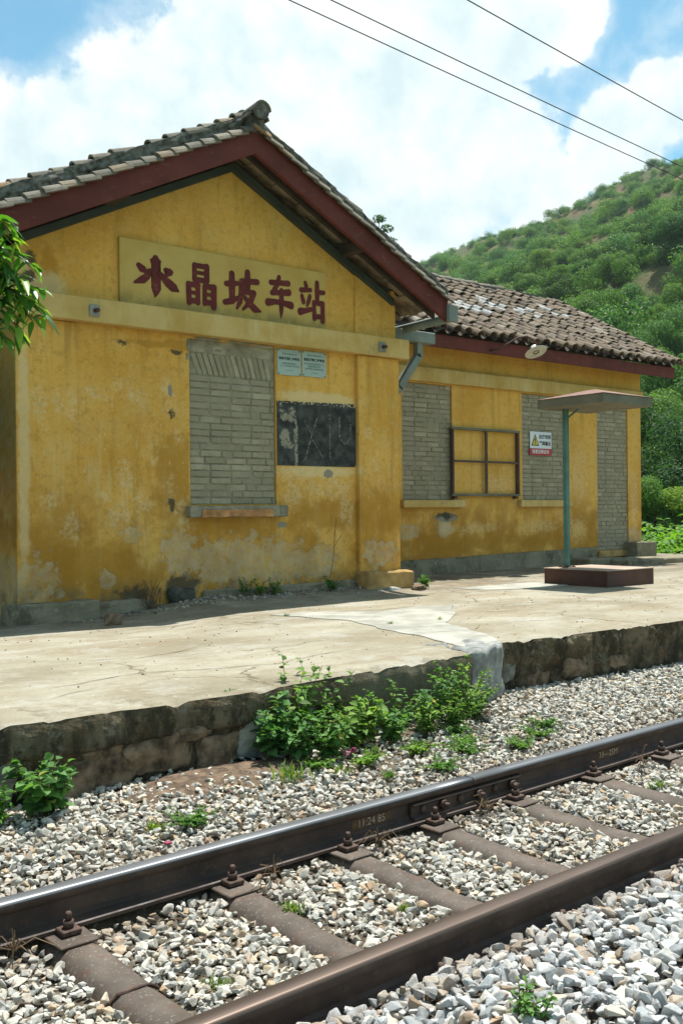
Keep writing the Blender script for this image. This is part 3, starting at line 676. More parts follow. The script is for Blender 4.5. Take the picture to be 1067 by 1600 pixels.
def crack(pts, w=.009, seed=1):
    P = []
    for i in range(len(pts)-1):
        a = np.array(pts[i]); b = np.array(pts[i+1]); k = max(2, int(np.hypot(*(b-a))/.05))
        for j in range(k): P.append(a + (b-a)*j/k)
    P = np.array(P); P = P + .05*np.stack([fbm(P[:, 0]*5, P[:, 1]*5, seed+.5, 3), fbm(P[:, 0]*5, P[:, 1]*5, seed+4.5, 3)], -1)
    T = np.gradient(P, axis=0); T /= np.linalg.norm(T, axis=1, keepdims=True)+1e-9; Nn = np.stack([-T[:, 1], T[:, 0]], -1)
    ww = w*(.35 + .65*np.abs(fbm(P[:, 0]*9, P[:, 1]*9, 2.0, 2))*1.6)*np.minimum(1, np.minimum(np.arange(len(P)), np.arange(len(P))[::-1])/4+.05)
    A = P + Nn*ww[:, None]; B = P - Nn*ww[:, None]; Q = np.concatenate([A, B]); z = plat_z(Q[:, 0], Q[:, 1]) + .0035
    V = np.concatenate([Q, z[:, None]], 1); n = len(P); i = np.arange(n-1)
    F = np.stack([i, i+1, n+i+1, n+i], -1)
    link('crack', np_mesh('crack', V, F), M['crack'], plat)
M['crack'] = plain('crack_dirt', (.10, .078, .05), .98, .3, 10, 0)
for k, c in enumerate([[(4.1,7.0),(4.6,6.95),(5.1,7.05)], [(2.3,6.0),(2.9,5.7),(3.5,5.9)], [(2.0,5.0),(2.6,5.15),(3.4,4.95),(4.2,5.1)], [(6.9,7.2),(7.2,6.6),(7.9,6.3)], [(6.3,6.4),(6.6,6.1),(7.0,6.0)], [(5.3,7.3),(6.0,7.0),(6.6,6.95)], [(8.3,7.2),(8.6,6.5),(8.4,6.0)], [(1.9,4.7),(2.3,4.9)], [(3.2,6.9),(3.9,7.1),(4.4,7.5)], [(7.6,5.7),(8.3,5.6)], [(5.9,5.5),(6.6,5.3)]]): crack(c, .005, k)

def mound_z(x, y):
    q = np.clip(1 - ((x-2.5)/.62)**2 - ((y-4.08)/.26)**2, -1, 1); return bed_z(x, y) + .022*np.sign(q)*np.abs(q)**.6 + .012*fbm(x*12, y*12, 1.0, 4)
g = grid_mesh('soil_mound', np.linspace(1.9, 3.2, 70), np.linspace(3.78, 4.4, 40), mound_z, M['soil']); tag(g, 'bare brown soil washed up against the platform foot', 'soil', kind='structure')
# ------------------------------------------------------------------ bricks
def brick_mesh(seed):
    mb = MB(); mb.box(-.5, .5, -.5, .5, -.5, .5); bmesh.ops.bevel(mb.bm, geom=mb.bm.edges[:], offset=.06, segments=1, affect='EDGES')
    bmesh.ops.subdivide_edges(mb.bm, edges=[e for e in mb.bm.edges if abs(e.verts[0].co.x-e.verts[1].co.x) > .5], cuts=2, use_grid_fill=True)
    for v in mb.bm.verts:
        n_ = mnoise.noise_vector(v.co*2.3 + Vector((seed*3.1, seed, 0))); v.co += Vector((n_.x*.012, n_.y*.04, n_.z*.055))
    me = bpy.data.meshes.new('brick'); mb.bm.to_mesh(me); mb.bm.free(); me.materials.append(M['brick']); return me
BRICKS = [brick_mesh(k) for k in range(6)]
def infill(parent, x0, x1, z0, z1, yf, pitch, seed, soldier=False):
    """bricked-up opening; yf = brick front plane"""
    rn = random.Random(seed)
    pm = MB(); pm.box(x0, x1, yf+.010, yf+.14, z0, z1); pm.rough(26, .0065, 14, seed); pm.build('mortar_bed', M['mortar'], parent)
    def put(cx, cz, w, h, rot=0.0):
        o = bpy.data.objects.new('brick', rn.choice(BRICKS)); COL.objects.link(o); o.parent = parent; o.matrix_parent_inverse = par_inv(parent)
        o.location = (cx, yf+.05+rn.uniform(-.005, .006), cz); o.scale = (w, .1, h); o.rotation_euler = (rn.uniform(-.02, .02), rot+rn.uniform(-.008, .008), rn.uniform(-.015, .015))
    ztop = z1 - (.36 if soldier else 0)
    n = int(round((ztop-z0)/pitch)); pitch = (ztop-z0)/n
    for r_ in range(n):
        cz = z0 + (r_+.5)*pitch + rn.uniform(-.002, .002); x = x0+.008
        if rn.random() < .55: x += 0; first = rn.choice([.115, .17, .06, .24])
        else: first = .24
        while x < x1-.03:
            w = first if first else (.115 if rn.random() < .16 else .24+rn.uniform(-.008, .006)); first = None
            w = min(w, x1-.006-x)
            if w > .03: put(x+w/2, cz, w, pitch-rn.uniform(.009, .015))
            x += w + rn.uniform(.008, .016)
    if soldier:
        k = 14
        for i in range(k):
            put(x0+.06+(x1-x0-.12)*(i+.5)/k, ztop+.115, .05, .235, R(-22 + i*.6) )
        cap = MB(); cap.box(x0, x1, yf+.005, yf+.13, z1-.13, z1); cap.rough(5, .006, 12, seed+1); cap.build('mortar_cap', M['mortar_light'], parent)

# ------------------------------------------------------------------ station hall with the gable
YW = 8.85
hall = empty('station_building', (5.58, 10, 0)); tag(hall, 'ochre station hall with red-edged gable facing the track', 'building')
XL, XR, XA, ZA, ZE = 3.30, 7.86, 5.61, 4.40, 3.29
w = MB()
w.box(XL, 5.08, YW, YW+.25, -.2, 2.84).box(6.14, XR, YW, YW+.25, -.2, 2.84).box(5.08, 6.14, YW, YW+.25, -.2, .90).box(5.08, 6.14, YW, YW+.25, 2.59, 2.84)
w.prism([(XL, 2.84), (XR, 2.84), (XR, 3.24), (XA, ZA+.02), (XL, ZE-.02)], 'y', YW+.012, YW+.25)
w.build('front_wall', M['plaster_hall'], hall)
w = MB(); w.box(XL, XL+.25, YW+.25, 13.4, -.2, 3.30).box(XR-.25, XR, YW+.25, 13.4, -.2, 3.25).box(XL+.25, XR-.25, 13.15, 13.4, -.2, 3.25)
w.prism([(XL+.25, 3.25), (XR-.25, 3.25), (XA, ZA)], 'y', 13.15, 13.4); w.build('side_wall', M['plaster_hall'], hall)
p = MB(); p.box(7.25, XR+.012, YW-.06, YW, -.02, 2.61, .008); p.build('pilaster', M['plaster_hall'], hall)
p = MB(); p.box(XL-.012, 3.88, YW-.016, YW, -.02, 2.61, .006); p.build('pilaster', M['plaster_hall'], hall)
p = MB(); p.prism([(7.25, 2.84), (XR+.004, 2.84), (XR+.004, 3.23), (7.25, 3.53)], 'y', YW-.008, YW+.012); p.build('pilaster', M['plaster_hall'], hall)
l = MB(); l.box(3.19, 7.985, YW-.125, YW-.0, 2.612, 2.84, .008); l.rough(8, .004, 6, 1); l.build('ledge', M['ledge'], hall)
b = MB(); b.box(7.22, 7.93, YW-.24, YW+.3, -.16, .125, .02); b.rough(4, .014, 6, 2); b.build('pilaster_base', M['plinth_ochre'], hall)
b = MB(); b.box(3.14, 4.0, YW-.20, YW-.001, -.22, .012, .015); b.rough(5, .014, 6, 5); b.build('plinth', M['plinth'], hall)
b = MB(); b.box(4.0, 4.62, YW-.10, YW-.001, -.22, -.02, .015); b.rough(5, .03, 6, 6); b.build('plinth', M['plinth'], hall)
b = MB(); b.box(5.2, 7.22, YW-.05, YW-.001, -.22, .03, .015); b.rough(7, .022, 6, 7); b.build('plinth', M['plinth'], hall)
infill(hall, 5.08, 6.14, .90, 2.59, YW+.022, .0716, 21, True)
# rough grey render round the top of the opening
for i, (x, z, sx, sz) in enumerate([(5.075, 2.52, .035, .09), (5.06, 2.40, .022, .05), (5.3, 2.60, .2, .02), (5.7, 2.60, .25, .018), (6.0, 2.59, .15, .02)]):
    rock('render_lump', (x, YW+.0, z), (sx, .014, sz), M['mortar_light'], hall, 40+i, 3)
sl = MB(); sl.box(5.02, 6.225, YW-.09, YW+.03, .768, .885, .012); sl.rough(6, .008, 9, 3); sill = sl.build('window_sill', M['mortar'], hall); sill['label'] = 'broken sill with orange plaster left on its front'
fp = MB(); fp.box(5.16, 6.03, YW-.103, YW-.085, .772, .845); fp.rough(7, .010, 9, 8); fp.build('plaster_remnant', plain('orange_plaster', (.46, .23, .09), .9, .35, 9, .6), sill)
for x in (5.07, 6.17):
    e_ = MB(); e_.box(x-.05, x+.05, YW-.105, YW-.08, .77, .89, .01); e_.rough(3, .008, 9, int(x*10)); e_.build('sill_end', M['mortar_light'], sill)
bb = MB(); bb.prism([(6.15, 1.322), (7.22, 1.322), (7.243, 1.345), (7.247, 2.02), (7.22, 2.042), (6.15, 2.022)], 'y', YW-.006, YW); o = bb.build('blackboard', M['blackboard'], hall); o['label'] = 'black painted board with flaking brushed letters'
for x, z in ((4.0, 2.715), (7.55, 2.715)):
    q = MB(); q.box(x-.05, x+.05, YW-.147, YW-.125, z-.055, z+.055, .006); o = q.build('insulator_plate', plain('grey_plate', (.27, .27, .23), .7, .3, 8, .3), hall)
    q = MB(); q.tube([(x, YW-.145, z), (x+.01, YW-.20, z-.002)], .02, 10); q.build('peg', M['rust'], o)
# rafters trim, soffit, bargeboards
def slope_prism(x0, z0, x1, z1, dz0, dz1, y0, y1):
    """strip between (x0,z0)-(x1,z1) with vertical offsets dz0..dz1"""
    mb = MB(); mb.prism([(x0, z0+dz0), (x1, z1+dz0), (x1, z1+dz1), (x0, z0+dz1)], 'y', y0, y1); return mb
SL, SR = .490, .520
XEL, XER = 2.80, 8.30
def roofz(x): return 4.69 - (SL*(XA-x) if x < XA else SR*(x-XA))
YB = 8.43
bgl = slope_prism(XEL, roofz(XEL), XA, roofz(XA), -.245, 0, YB-.03, YB+.02); bgl.rough(5, .004, 3, 2); bgl.build('bargeboard', M['red_board'], hall)
bgr = slope_prism(XA, roofz(XA), XER, roofz(XER), -.245, 0, YB-.03, YB+.02); bgr.rough(5, .004, 3, 3); bgr.build('bargeboard', M['red_board'], hall)
for x0, x1 in ((XL-.0, XA), (XA, XR-.05)):
    t = slope_prism(x0, roofz(x0), x1, roofz(x1), -.305, -.225, YW-.055, YW+.011); t.rough(3, .004, 4, int(x1)); t.build('trim_board', M['green_trim'], hall)
for x0, x1 in ((XEL, XA), (XA, XER)):
    t = slope_prism(x0, roofz(x0), x1, roofz(x1), -.055, -.02, YB+.021, 13.6); t.build('roof_deck', M['timber'], hall)
# tile undersides resting on rafters in the overhang
und = []
for side, (x0, x1) in enumerate(((XEL+.05, XA-.05), (XA+.05, XER-.03))):
    sl_ = SL if side == 0 else -SR; n = 17
    for i in range(n):
        for j in range(6):
            xa = x0 + (x1-x0)*i/n; xb = xa + (x1-x0)/n*1.1; ya = YB+.03 + j*.145; yb = ya+.135
            _j0 = random.uniform(0, .022); mb = MB(); zz = lambda x: roofz(x)-.072-.016*((i+j) % 2)-_j0
            tl = random.uniform(-.012, .012)
            mb.prism([(xa, zz(xa)), (xb, zz(xb)), (xb, zz(xb)+.016), (xa, zz(xa)+.016)], 'y', ya+tl, yb+tl); mb.bm.normal_update()
            mb.build('soffit_tile', M['soffit'], hall)
for y in (8.62,):
    for x0, x1 in ((XA, XER), (XEL, XA)):
        t = slope_prism(x0, roofz(x0), x1, roofz(x1), -.17, -.095, y, y+.05); t.build('rafter', M['timber'], hall)
for x in (7.05, 4.2):
    t = MB(); t.box(x-.05, x+.05, YB+.02, YW+.1, roofz(x)-.24, roofz(x)-.12); t.build('purlin', M['timber'], hall)
w = MB(); w.box(7.80, 7.86, YW-.0, YW+.2, 3.20, 3.42); w.build('wall_stub', M['plaster_hall'], hall)
# verge and ridge tiles --------------------------------------------------
def barrel(name, L_, r0, r1, th=.014, n=7, arc=math.pi):
    """half barrel along +x, convex up; lower end x=0 radius r0, upper x=L radius r1"""
    V = []; F = []
    for (x, r_) in ((0, r0), (L_, r1)):
        for k in range(n+1):
            a = math.pi/2 + arc/2 - arc*k/n
            V.append((x, r_*math.cos(a), r_*math.sin(a)-r_*math.cos(arc/2)))
        for k in range(n+1):
            a = math.pi/2 + arc/2 - arc*k/n
            V.append((x, (r_-th)*math.cos(a), (r_-th)*math.sin(a)-r_*math.cos(arc/2)))
    m_ = n+1; o = 2*m_
    for k in range(n):
        F += [(k, k+1, o+k+1, o+k), (m_+k, o+m_+k, o+m_+k+1, m_+k+1), (k, m_+k, m_+k+1, k+1), (o+k, o+k+1, o+m_+k+1, o+m_+k)]
    F += [(0, o, o+m_, m_), (n, m_+n, o+m_+n, o+n)]
    me = np_mesh(name, np.array(V), np.array(F), False)
    for p_ in me.polygons: p_.use_smooth = False
    return me
def put_tile(me, parent, p, d, up, name='tile', scale=(1, 1, 1)):
    d = Vector(d).normalized(); up = Vector(up); y = up.cross(d).normalized(); z = d.cross(y)
    m = Matrix(((d.x, y.x, z.x, p[0]), (d.y, y.y, z.y, p[1]), (d.z, y.z, z.z, p[2]), (0, 0, 0, 1))) @ Matrix.Diagonal((*scale, 1))
    o = bpy.data.objects.new(name, me); COL.objects.link(o); o.parent = parent; o.matrix_parent_inverse = par_inv(parent); o.matrix_basis = m
    return o
T_VERGE = barrel('verge_tile', .215, .10, .095, .024, 6, math.pi*.62); T_VERGE.materials.append(M['tile_grey'])
T_UP = barrel('verge_cover_tile', .255, .084, .064, .02, 8, math.pi*.95); T_UP.materials.append(M['tile_grey'])
roof_h = empty('roof', (XA, 10, 4.6)); roof_h.parent = hall; roof_h.matrix_parent_inverse = par_inv(hall)
for side in (0, 1):
    s_ = SL if side == 0 else -SR; xe = XEL-.06 if side == 0 else XER+.06; sg = 1 if side == 0 else -1
    d = Vector((sg, 0, abs(s_))).normalized(); up = Vector((-s_, 0, 1)).normalized(); Ltot = abs(XA-xe)/d.x*sg
    n = int(Ltot/.172)
    for i in range(n):
        q = Vector((xe, 0, roofz(xe))) + d*(i*Ltot/n); tilt = random.uniform(-.02, .02)
        dd = (d - up*random.uniform(.08, .16) + Vector((0, tilt*2.5, 0))).normalized()
        put_tile(T_VERGE, roof_h, q + Vector((0, YB-.02+random.uniform(-.012, .012), .028)), dd, up + Vector((0, -.30, 0)))
    n = int(Ltot/.205)
    for i in range(n):
        if side == 0 and i in (8,): continue
        q = Vector((xe, 0, roofz(xe))) + d*(i*Ltot/n + .03)
        dd = (d - up*random.uniform(.05, .12) + Vector((0, random.uniform(-.08, .08), 0))).normalized()
        put_tile(T_UP, roof_h, q + Vector((0, YB+.115+random.uniform(-.015, .015), .165+random.uniform(-.01, .01))), dd, up)
    # rough mortar packed between the two rows
    x1 = XA-.05*sg
    mo = slope_prism(min(xe, x1), roofz(min(xe, x1)), max(xe, x1), roofz(max(xe, x1)), .0, .185, YB+.03, YB+.19)
    mo.rough(22, .028, 13, 5+side); o = mo.build('mortar_packing', M['roof_mortar'], roof_h, False)
# the tile field behind the verge (too steep to see from below)
def tile_field(parent, name, cols, rows_n, origin, dcol, drow, up, tile_len, r_, mat, jitter=.012):
    me = barrel('tmp', tile_len, r_, r_*.85, .014, 6, math.pi*.9)
    Vt = np.array([v.co[:] for v in me.vertices]); Ft = np.array([p_.vertices[:] for p_ in me.polygons]); VV = []; FF = []; k = 0
    for c in cols:
        for r__ in rows_n:
            dd = Vector(drow).normalized(); dd = (dd - Vector(up)*.045 + Vector(dcol)*random.uniform(-.04, .04)).normalized(); u_ = Vector(up); y_ = u_.cross(dd).normalized(); z_ = dd.cross(y_)
            Mx = np.array([[dd.x, y_.x, z_.x], [dd.y, y_.y, z_.y], [dd.z, y_.z, z_.z]])
            pos = np.array(origin) + np.array(dcol)*c + np.array(drow)*r__ + RNG.normal(0, jitter*.4, 3)
            VV.append(Vt @ Mx.T + pos); FF.append(Ft + k); k += len(Vt)
    o = link(name, np_mesh(name, np.concatenate(VV), np.concatenate(FF)), mat, parent); o['kind'] = 'stuff'; return o
for side in (0, 1):
    s_ = SL if side == 0 else -SR; xe = XEL-.06 if side == 0 else XER+.06; sg = 1 if side == 0 else -1
    d = Vector((sg, 0, abs(s_))).normalized(); up = Vector((-s_, 0, 1)).normalized(); Ltot = abs(XA-xe)/d.x*sg
    tile_field(roof_h, 'tile_field', np.arange(0, 22)*.22, np.arange(0, 15)*.205, (xe, YB+.36, roofz(xe)+.11), (0, 1, 0), d, up, .26, .085, M['tile'])
# ridge
rb = MB(); rb.box(XA-.09, XA+.09, YB-.06, 13.5, roofz(XA)-.03, roofz(XA)+.17); rb.rough(9, .02, 9, 4); rb.build('ridge_bed', M['roof_mortar'], roof_h)
T_RIDGE = barrel('ridge_tile', .34, .098, .088, .018, 8, math.pi); T_RIDGE.materials.append(M['tile_grey'])
for i in range(16): put_tile(T_RIDGE, roof_h, (XA+random.uniform(-.012, .012), YB-.17+i*.315, roofz(XA)+.155+random.uniform(-.008, .01)), (0, 1, -.035), (0, 0, 1), 'ridge_tile')
for i in range(14): put_tile(T_RIDGE, roof_h, (XA+random.uniform(-.02, .02), YB-.10+i*.33, roofz(XA)+.09), (0, 1, -.02), (0, 0, 1), 'ridge_tile', (1, 1.35, .8))
end = MB(); end.lathe([(.088, 0), (.088, .03)], (XA, YB-.125, roofz(XA)+.155), 14, Matrix.Rotation(R(90), 3, 'X')); end.build('ridge_plug', M['roof_mortar'], roof_h)
# eave gutter, collector box and downpipe on the right of the hall
gt = MB(); gt.tube([(8.36, 8.36, 3.10), (8.36, 9.9, 3.08)], .055, 10); gt.build('gutter', M['pipe'], hall)
gt = MB(); gt.box(8.27, 8.42, 8.34, 8.40, 3.04, 3.24, .01); gt.build('gutter_end', M['pipe'], hall)
gt = MB(); gt.box(7.87, 8.87, 9.20, 9.36, 2.945, 3.085, .008); gt.build('collector_box', M['pipe'], hall)
dp = MB()
P_ = [(8.64, 2.945), (8.64, 2.78), (8.30, 2.36), (7.93, 1.92)]
for (xa, za), (xb, zb) in zip(P_[:-1], P_[1:]):
    ang = math.atan2(zb-za, xb-xa); ln = math.hypot(xb-xa, zb-za)+.03; cx, cz = (xa+xb)/2, (za+zb)/2
    dp.box(cx-ln/2, cx+ln/2, 9.24, 9.33, cz-.048, cz+.048, .006, Matrix.Rotation(-ang, 4, 'Y'), (cx, 9.28, cz))
dp.build('downpipe', M['pipe'], hall)
dp = MB(); dp.tube([(7.91, 9.28, 1.95), (7.91, 9.28, -.05)], .045, 10); dp.build('downpipe', M['pipe'], hall)

# ------------------------------------------------------------------ wing
YG = 10.5
wing = empty('station_building', (12, 12.5, 0)); tag(wing, 'low ochre side wing under a sagging clay tile roof', 'building')
WX0, WX1 = 7.88, 15.11
openings = [(9.45, 10.44, .975, 2.66), (11.98, 13.02, .975, 2.66), (13.87, 14.73, .115, 2.66)]
w = MB(); x = WX0
for (a, b_, z0, z1) in openings:
    w.box(x, a, YG, YG+.25, -.2, 2.66); w.box(a, b_, YG, YG+.25, -.2, z0); x = b_
w.box(x, WX1, YG, YG+.25, -.2, 2.66).box(WX0, WX1, YG, YG+.25, 2.66, 3.30)
w.build('front_wall', M['plaster_wing'], wing)
w = MB(); w.box(WX1-.25, WX1, YG+.25, 14.9, -.2, 3.2); w.prism([(YG+.25, 3.2), (14.9, 3.2), (12.7, 4.6)], 'x', WX1-.25, WX1); w.box(WX0, WX1-.25, 14.65, 14.9, -.2, 3.2); w.build('side_wall', M['plaster_wing'], wing)
l = MB(); l.box(WX0, WX1+.0, YG-.07, YG, 2.68, 2.885, .008); l.rough(8, .005, 5, 2); l.build('ledge', M['ledge'], wing)
pw = MB(); pw.prism([(WX0, -.2), (13.8, -.2), (13.8, .19), (12.8, .165), (11.2, .14), (9.6, .115), (WX0, .11)], 'y', YG-.035, YG); pw.rough(6, .010, 5, 12); pw.build('plinth', M['plinth'], wing)
for i, (a, b_, z0, z1) in enumerate(openings): infill(wing, a, b_, z0, z1, YG+.022, .0700, 31+i)
for a, b_ in ((9.40, 10.62), (11.86, 13.12)):
    s_ = MB(); s_.box(a, b_, YG-.085, YG+.02, .865, .972, .008); s_.rough(4, .004, 7, 4); s_.build('window_sill', M['ledge'], wing)
s_ = MB(); s_.box(13.83, 14.77, YG-.06, YG+.02, .0, .112, .01); s_.rough(4, .006, 7, 5); s_.build('door_sill', M['plinth_ochre'], wing)
s_ = MB(); s_.box(14.60, 15.16, YG-.28, YG+.05, -.2, .245, .015); s_.rough(5, .014, 6, 6); s_.build('corner_block', M['plinth'], wing)
st = MB(); st.box(13.55, 15.62, YG-.85, YG-.06, -.2, -.005, .02); st.rough(6, .018, 5, 8); st.build('doorstep', M['plinth'], wing)
st = MB(); st.box(13.0, 13.86, YG-.5, YG-.04, -.2, .02, .02); st.rough(5, .02, 5, 9); st.build('doorstep', M['plinth'], wing)
# fascia and roof
ZR, YR = 4.88, 12.7
def wz(y): return 3.335 + (y-9.98)*(ZR-3.335)/(YR-9.98)
fa = MB(); fa.box(7.9, 15.45, 10.03, 10.07, 3.105, 3.285); fa.rough(10, .006, 3, 6); fa.build('fascia', M['red_board'], wing)
t = MB(); t.prism([(10.08, wz(10.08)-.09), (YR, ZR-.09), (YR, ZR-.05), (10.08, wz(10.08)-.05)], 'x', 8.2, 15.4); t.build('roof_deck', M['timber'], wing)
t = MB(); t.prism([(YR, ZR-.09), (15.4, 3.25), (15.4, 3.29), (YR, ZR-.05)], 'x', 8.2, 15.4); t.build('roof_deck', M['tile_pan'], wing)
t = MB(); t.prism([(10.07, wz(10.07)-.22), (YR, ZR-.24), (15.3, 3.12), (15.3, 3.28), (YR, ZR-.05), (10.07, wz(10.07)-.05)], 'x', 15.40, 15.44); t.build('bargeboard', M['red_board'], wing)
t = MB(); t.box(WX0, 15.4, 10.071, YG, 3.24, 3.27); t.build('soffit_board', M['timber'], wing)
roof_w = empty('roof', (12, 11.3, 4)); roof_w.parent = wing; roof_w.matrix_parent_inverse = par_inv(wing)
dW = Vector((0, YR-9.98, ZR-3.335)); LW = dW.length; dW.normalize(); uW = Vector((0, -dW.z, dW.y))
def sag(x, s): return -.035*math.sin(math.pi*min(1, max(0, (x-8.6)/6.9)))*math.sin(math.pi*s/LW) + .014*mnoise.noise(Vector((x*.9, s*1.2, 2)))
# pan tiles between the covers: one corrugated sheet
PITCH = .236; NC = 29; X0C = 15.40
cols = [X0C - i*PITCH for i in range(NC)]
gxx = np.linspace(8.55, 15.46, 350); gss = np.linspace(-.03, LW, 60)
PX, PS = np.meshgrid(gxx, gss, indexing='ij')
sagv = -.035*np.sin(np.pi*np.clip((PX-8.6)/6.9, 0, 1))*np.sin(np.pi*np.clip(PS/LW, 0, 1))
hgt = .012 - .03*np.cos((PX-X0C)/PITCH*2*np.pi + math.pi) + .012*((PS/.21) % 1.0)*-1 + sagv + .006*fbm(PX*5, PS*5, 1.0, 2)
base = np.array([0, 9.98, 3.335])
PV = np.stack([PX, 9.98 + dW.y*PS + uW.y*hgt, 3.335 + dW.z*PS + uW.z*hgt], -1).reshape(-1, 3)
nx, ny = PX.shape; ii = np.arange(nx*ny).reshape(nx, ny); PF = np.stack([ii[:-1, :-1], ii[1:, :-1], ii[1:, 1:], ii[:-1, 1:]], -1).reshape(-1, 4)
o = link('pan_tiles', np_mesh('pan_tiles', PV, PF, False), M['tile_pan'], roof_w); o['kind'] = 'stuff'
EXPO = .207; NR = int(LW/EXPO)
T_COV = [barrel('cover_tile', .255, .083+.004*k, .070+.003*k, .015, 7, math.pi*.97) for k in range(3)]
T_COVP = [m.copy() for m in T_COV]
for m in T_COV: m.materials.append(M['tile'])
for m in T_COVP: m.materials.append(M['tile_pale'])
pale = set()
rnp = random.Random(5)
for (ci, ri, n) in ((22, 12, 3), (20, 11, 3), (16, 7, 3), (17, 6, 2), (15, 6, 3), (13, 8, 3), (12, 9, 2), (14, 11, 3), (9, 9, 3), (10, 7, 3), (8, 11, 2), (6, 12, 2), (11, 12, 2), (18, 12, 2), (5, 9, 2)):
    for k in range(n): pale.add((ci - (k % 2), ri + k//2)); pale.add((ci, ri+(k % 2)))
made = 0; rest = []
for ri in range(NR+1):
    for ci in range(NC):
        x = cols[ci]
        if x < 8.9 - .0*ri: continue
        s = ri*EXPO - .05 + rnp.uniform(-.04, .04)
        if s + .2 > LW+.05: continue
        q = Vector((x + rnp.uniform(-.022, .022), 9.98, 3.335)) + dW*s + uW*(.030 + rnp.uniform(-.01, .012) + sag(x, s))
        yaw = rnp.uniform(-.12, .12) if rnp.random() < .86 else rnp.uniform(-.35, .35)
        dd = (dW - uW*.05 + Vector((yaw, 0, 0))).normalized()
        is_p = (ci, ri) in pale and rnp.random() < .9
        me = (T_COVP if is_p else T_COV)[rnp.randrange(3)]
        visible = x > 9.15
        if made < 300 and visible and ri < 14:
            put_tile(me, roof_w, q, dd, uW); made += 1
        else: rest.append((me, q, dd))
VV = []; FF = []; k = 0
for me, q, dd in rest:
    y_ = uW.cross(dd).normalized(); z_ = dd.cross(y_); Mx = np.array([[dd.x, y_.x, z_.x], [dd.y, y_.y, z_.y], [dd.z, y_.z, z_.z]])
    Vt = np.array([v.co[:] for v in me.vertices]); VV.append(Vt @ Mx.T + np.array(q)); FF.append(np.array([p_.vertices[:] for p_ in me.polygons])+k); k += len(Vt)
if VV:
    o = link('upper_tiles', np_mesh('upper_tiles', np.concatenate(VV), np.concatenate(FF)), M['tile'], roof_w); o['kind'] = 'stuff'
T_RW = barrel('ridge_tile', .34, .10, .09, .018, 7, math.pi); T_RW.materials.append(M['tile_grey'])
rb = MB(); rb.box(8.4, 14.9, YR-.10, YR+.10, ZR-.08, ZR+.06); rb.rough(9, .02, 8, 14); rb.build('ridge_bed', M['roof_mortar'], roof_w)
for i in range(19): put_tile(T_RW, roof_w, (14.95-i*.335, YR+random.uniform(-.02, .02), ZR+.03+.02*mnoise.noise(Vector((i*.7, 0, 0)))-.05*max(0, 1-i/3)), (-1, 0, -.03), (0, 0, 1), 'ridge_tile')
# verge covers at the far right end
for i in range(NR): put_tile(T_COV[i % 3], roof_w, Vector((15.50, 9.98, 3.335)) + dW*(i*EXPO-.04) + uW*.02, dW - uW*.05, uW + Vector((.3, 0, 0)), 'verge_tile')

# ------------------------------------------------------------------ lettering tools
def stroke_poly(pts, n=10, fat=1.26):
    """pts (x,y,halfwidth): outline of a brush stroke"""
    P = np.array(pts, float); t = np.linspace(0, len(P)-1, (len(P)-1)*n+1); Q = np.stack([np.interp(t, range(len(P)), P[:, i]) for i in range(3)], -1)
    T = np.gradient(Q[:, :2], axis=0); T /= np.linalg.norm(T, axis=1, keepdims=True); Nn = np.stack([-T[:, 1], T[:, 0]], -1)
    Q[:, 2] *= fat; A = Q[:, :2] + Nn*Q[:, 2:]; B = Q[:, :2] - Nn*Q[:, 2:]
    def cap(c, w_, dirv, a0):
        b0 = math.atan2(dirv[1], dirv[0]); return [(c[0]+w_*math.cos(b0+a), c[1]+w_*math.sin(b0+a)) for a in np.linspace(a0, a0-math.pi, 7)[1:-1]]
    out = [tuple(a) for a in A] + cap(Q[-1], Q[-1, 2], T[-1], math.pi/2) + [tuple(b) for b in B[::-1]] + cap(Q[0], Q[0, 2], -T[0], math.pi/2)
    return out
def glyph(name, strokes, x, z, w_, h, y, mat, parent, lift=.0008):
    V = []; F = []; k = 0
    bm = bmesh.new()
    for i, st_ in enumerate(strokes):
        poly = stroke_poly(st_)
        vs = [bm.verts.new((x+px*w_, y-.003-lift*i, z+py*h)) for px, py in poly]
        try: f = bm.faces.new(vs)
        except ValueError: continue
    fs = bm.faces[:]; bmesh.ops.triangulate(bm, faces=fs)
    ex = bmesh.ops.extrude_face_region(bm, geom=bm.faces[:])
    bmesh.ops.translate(bm, verts=[v for v in ex['geom'] if isinstance(v, bmesh.types.BMVert)], vec=(0, .0028, 0))
    bmesh.ops.recalc_face_normals(bm, faces=bm.faces[:])
    me = bpy.data.meshes.new(name); bm.to_mesh(me); bm.free()
    return link(name, me, mat, parent)
def text(name, body, x, z, size, y, mat, parent, align='CENTER', bold=0.0, sx=1.0, spacing=1.0):
    cu = bpy.data.curves.new(name, 'FONT'); cu.body = body; cu.size = size; cu.align_x = align; cu.align_y = 'CENTER'; cu.offset = bold; cu.space_character = spacing; cu.resolution_u = 2
    ob = bpy.data.objects.new(name, cu); COL.objects.link(ob); bpy.context.view_layer.update()
    me = bpy.data.meshes.new_from_object(ob.evaluated_get(bpy.context.evaluated_depsgraph_get()))
    bpy.data.objects.remove(ob); bpy.data.curves.remove(cu)
    me.transform(Matrix.Translation((x, y, z)) @ Matrix.Rotation(R(90), 4, 'X') @ Matrix.Diagonal((sx, 1, 1, 1)))
    me.materials.clear(); me.name = name
    return link(name, me, mat, parent)

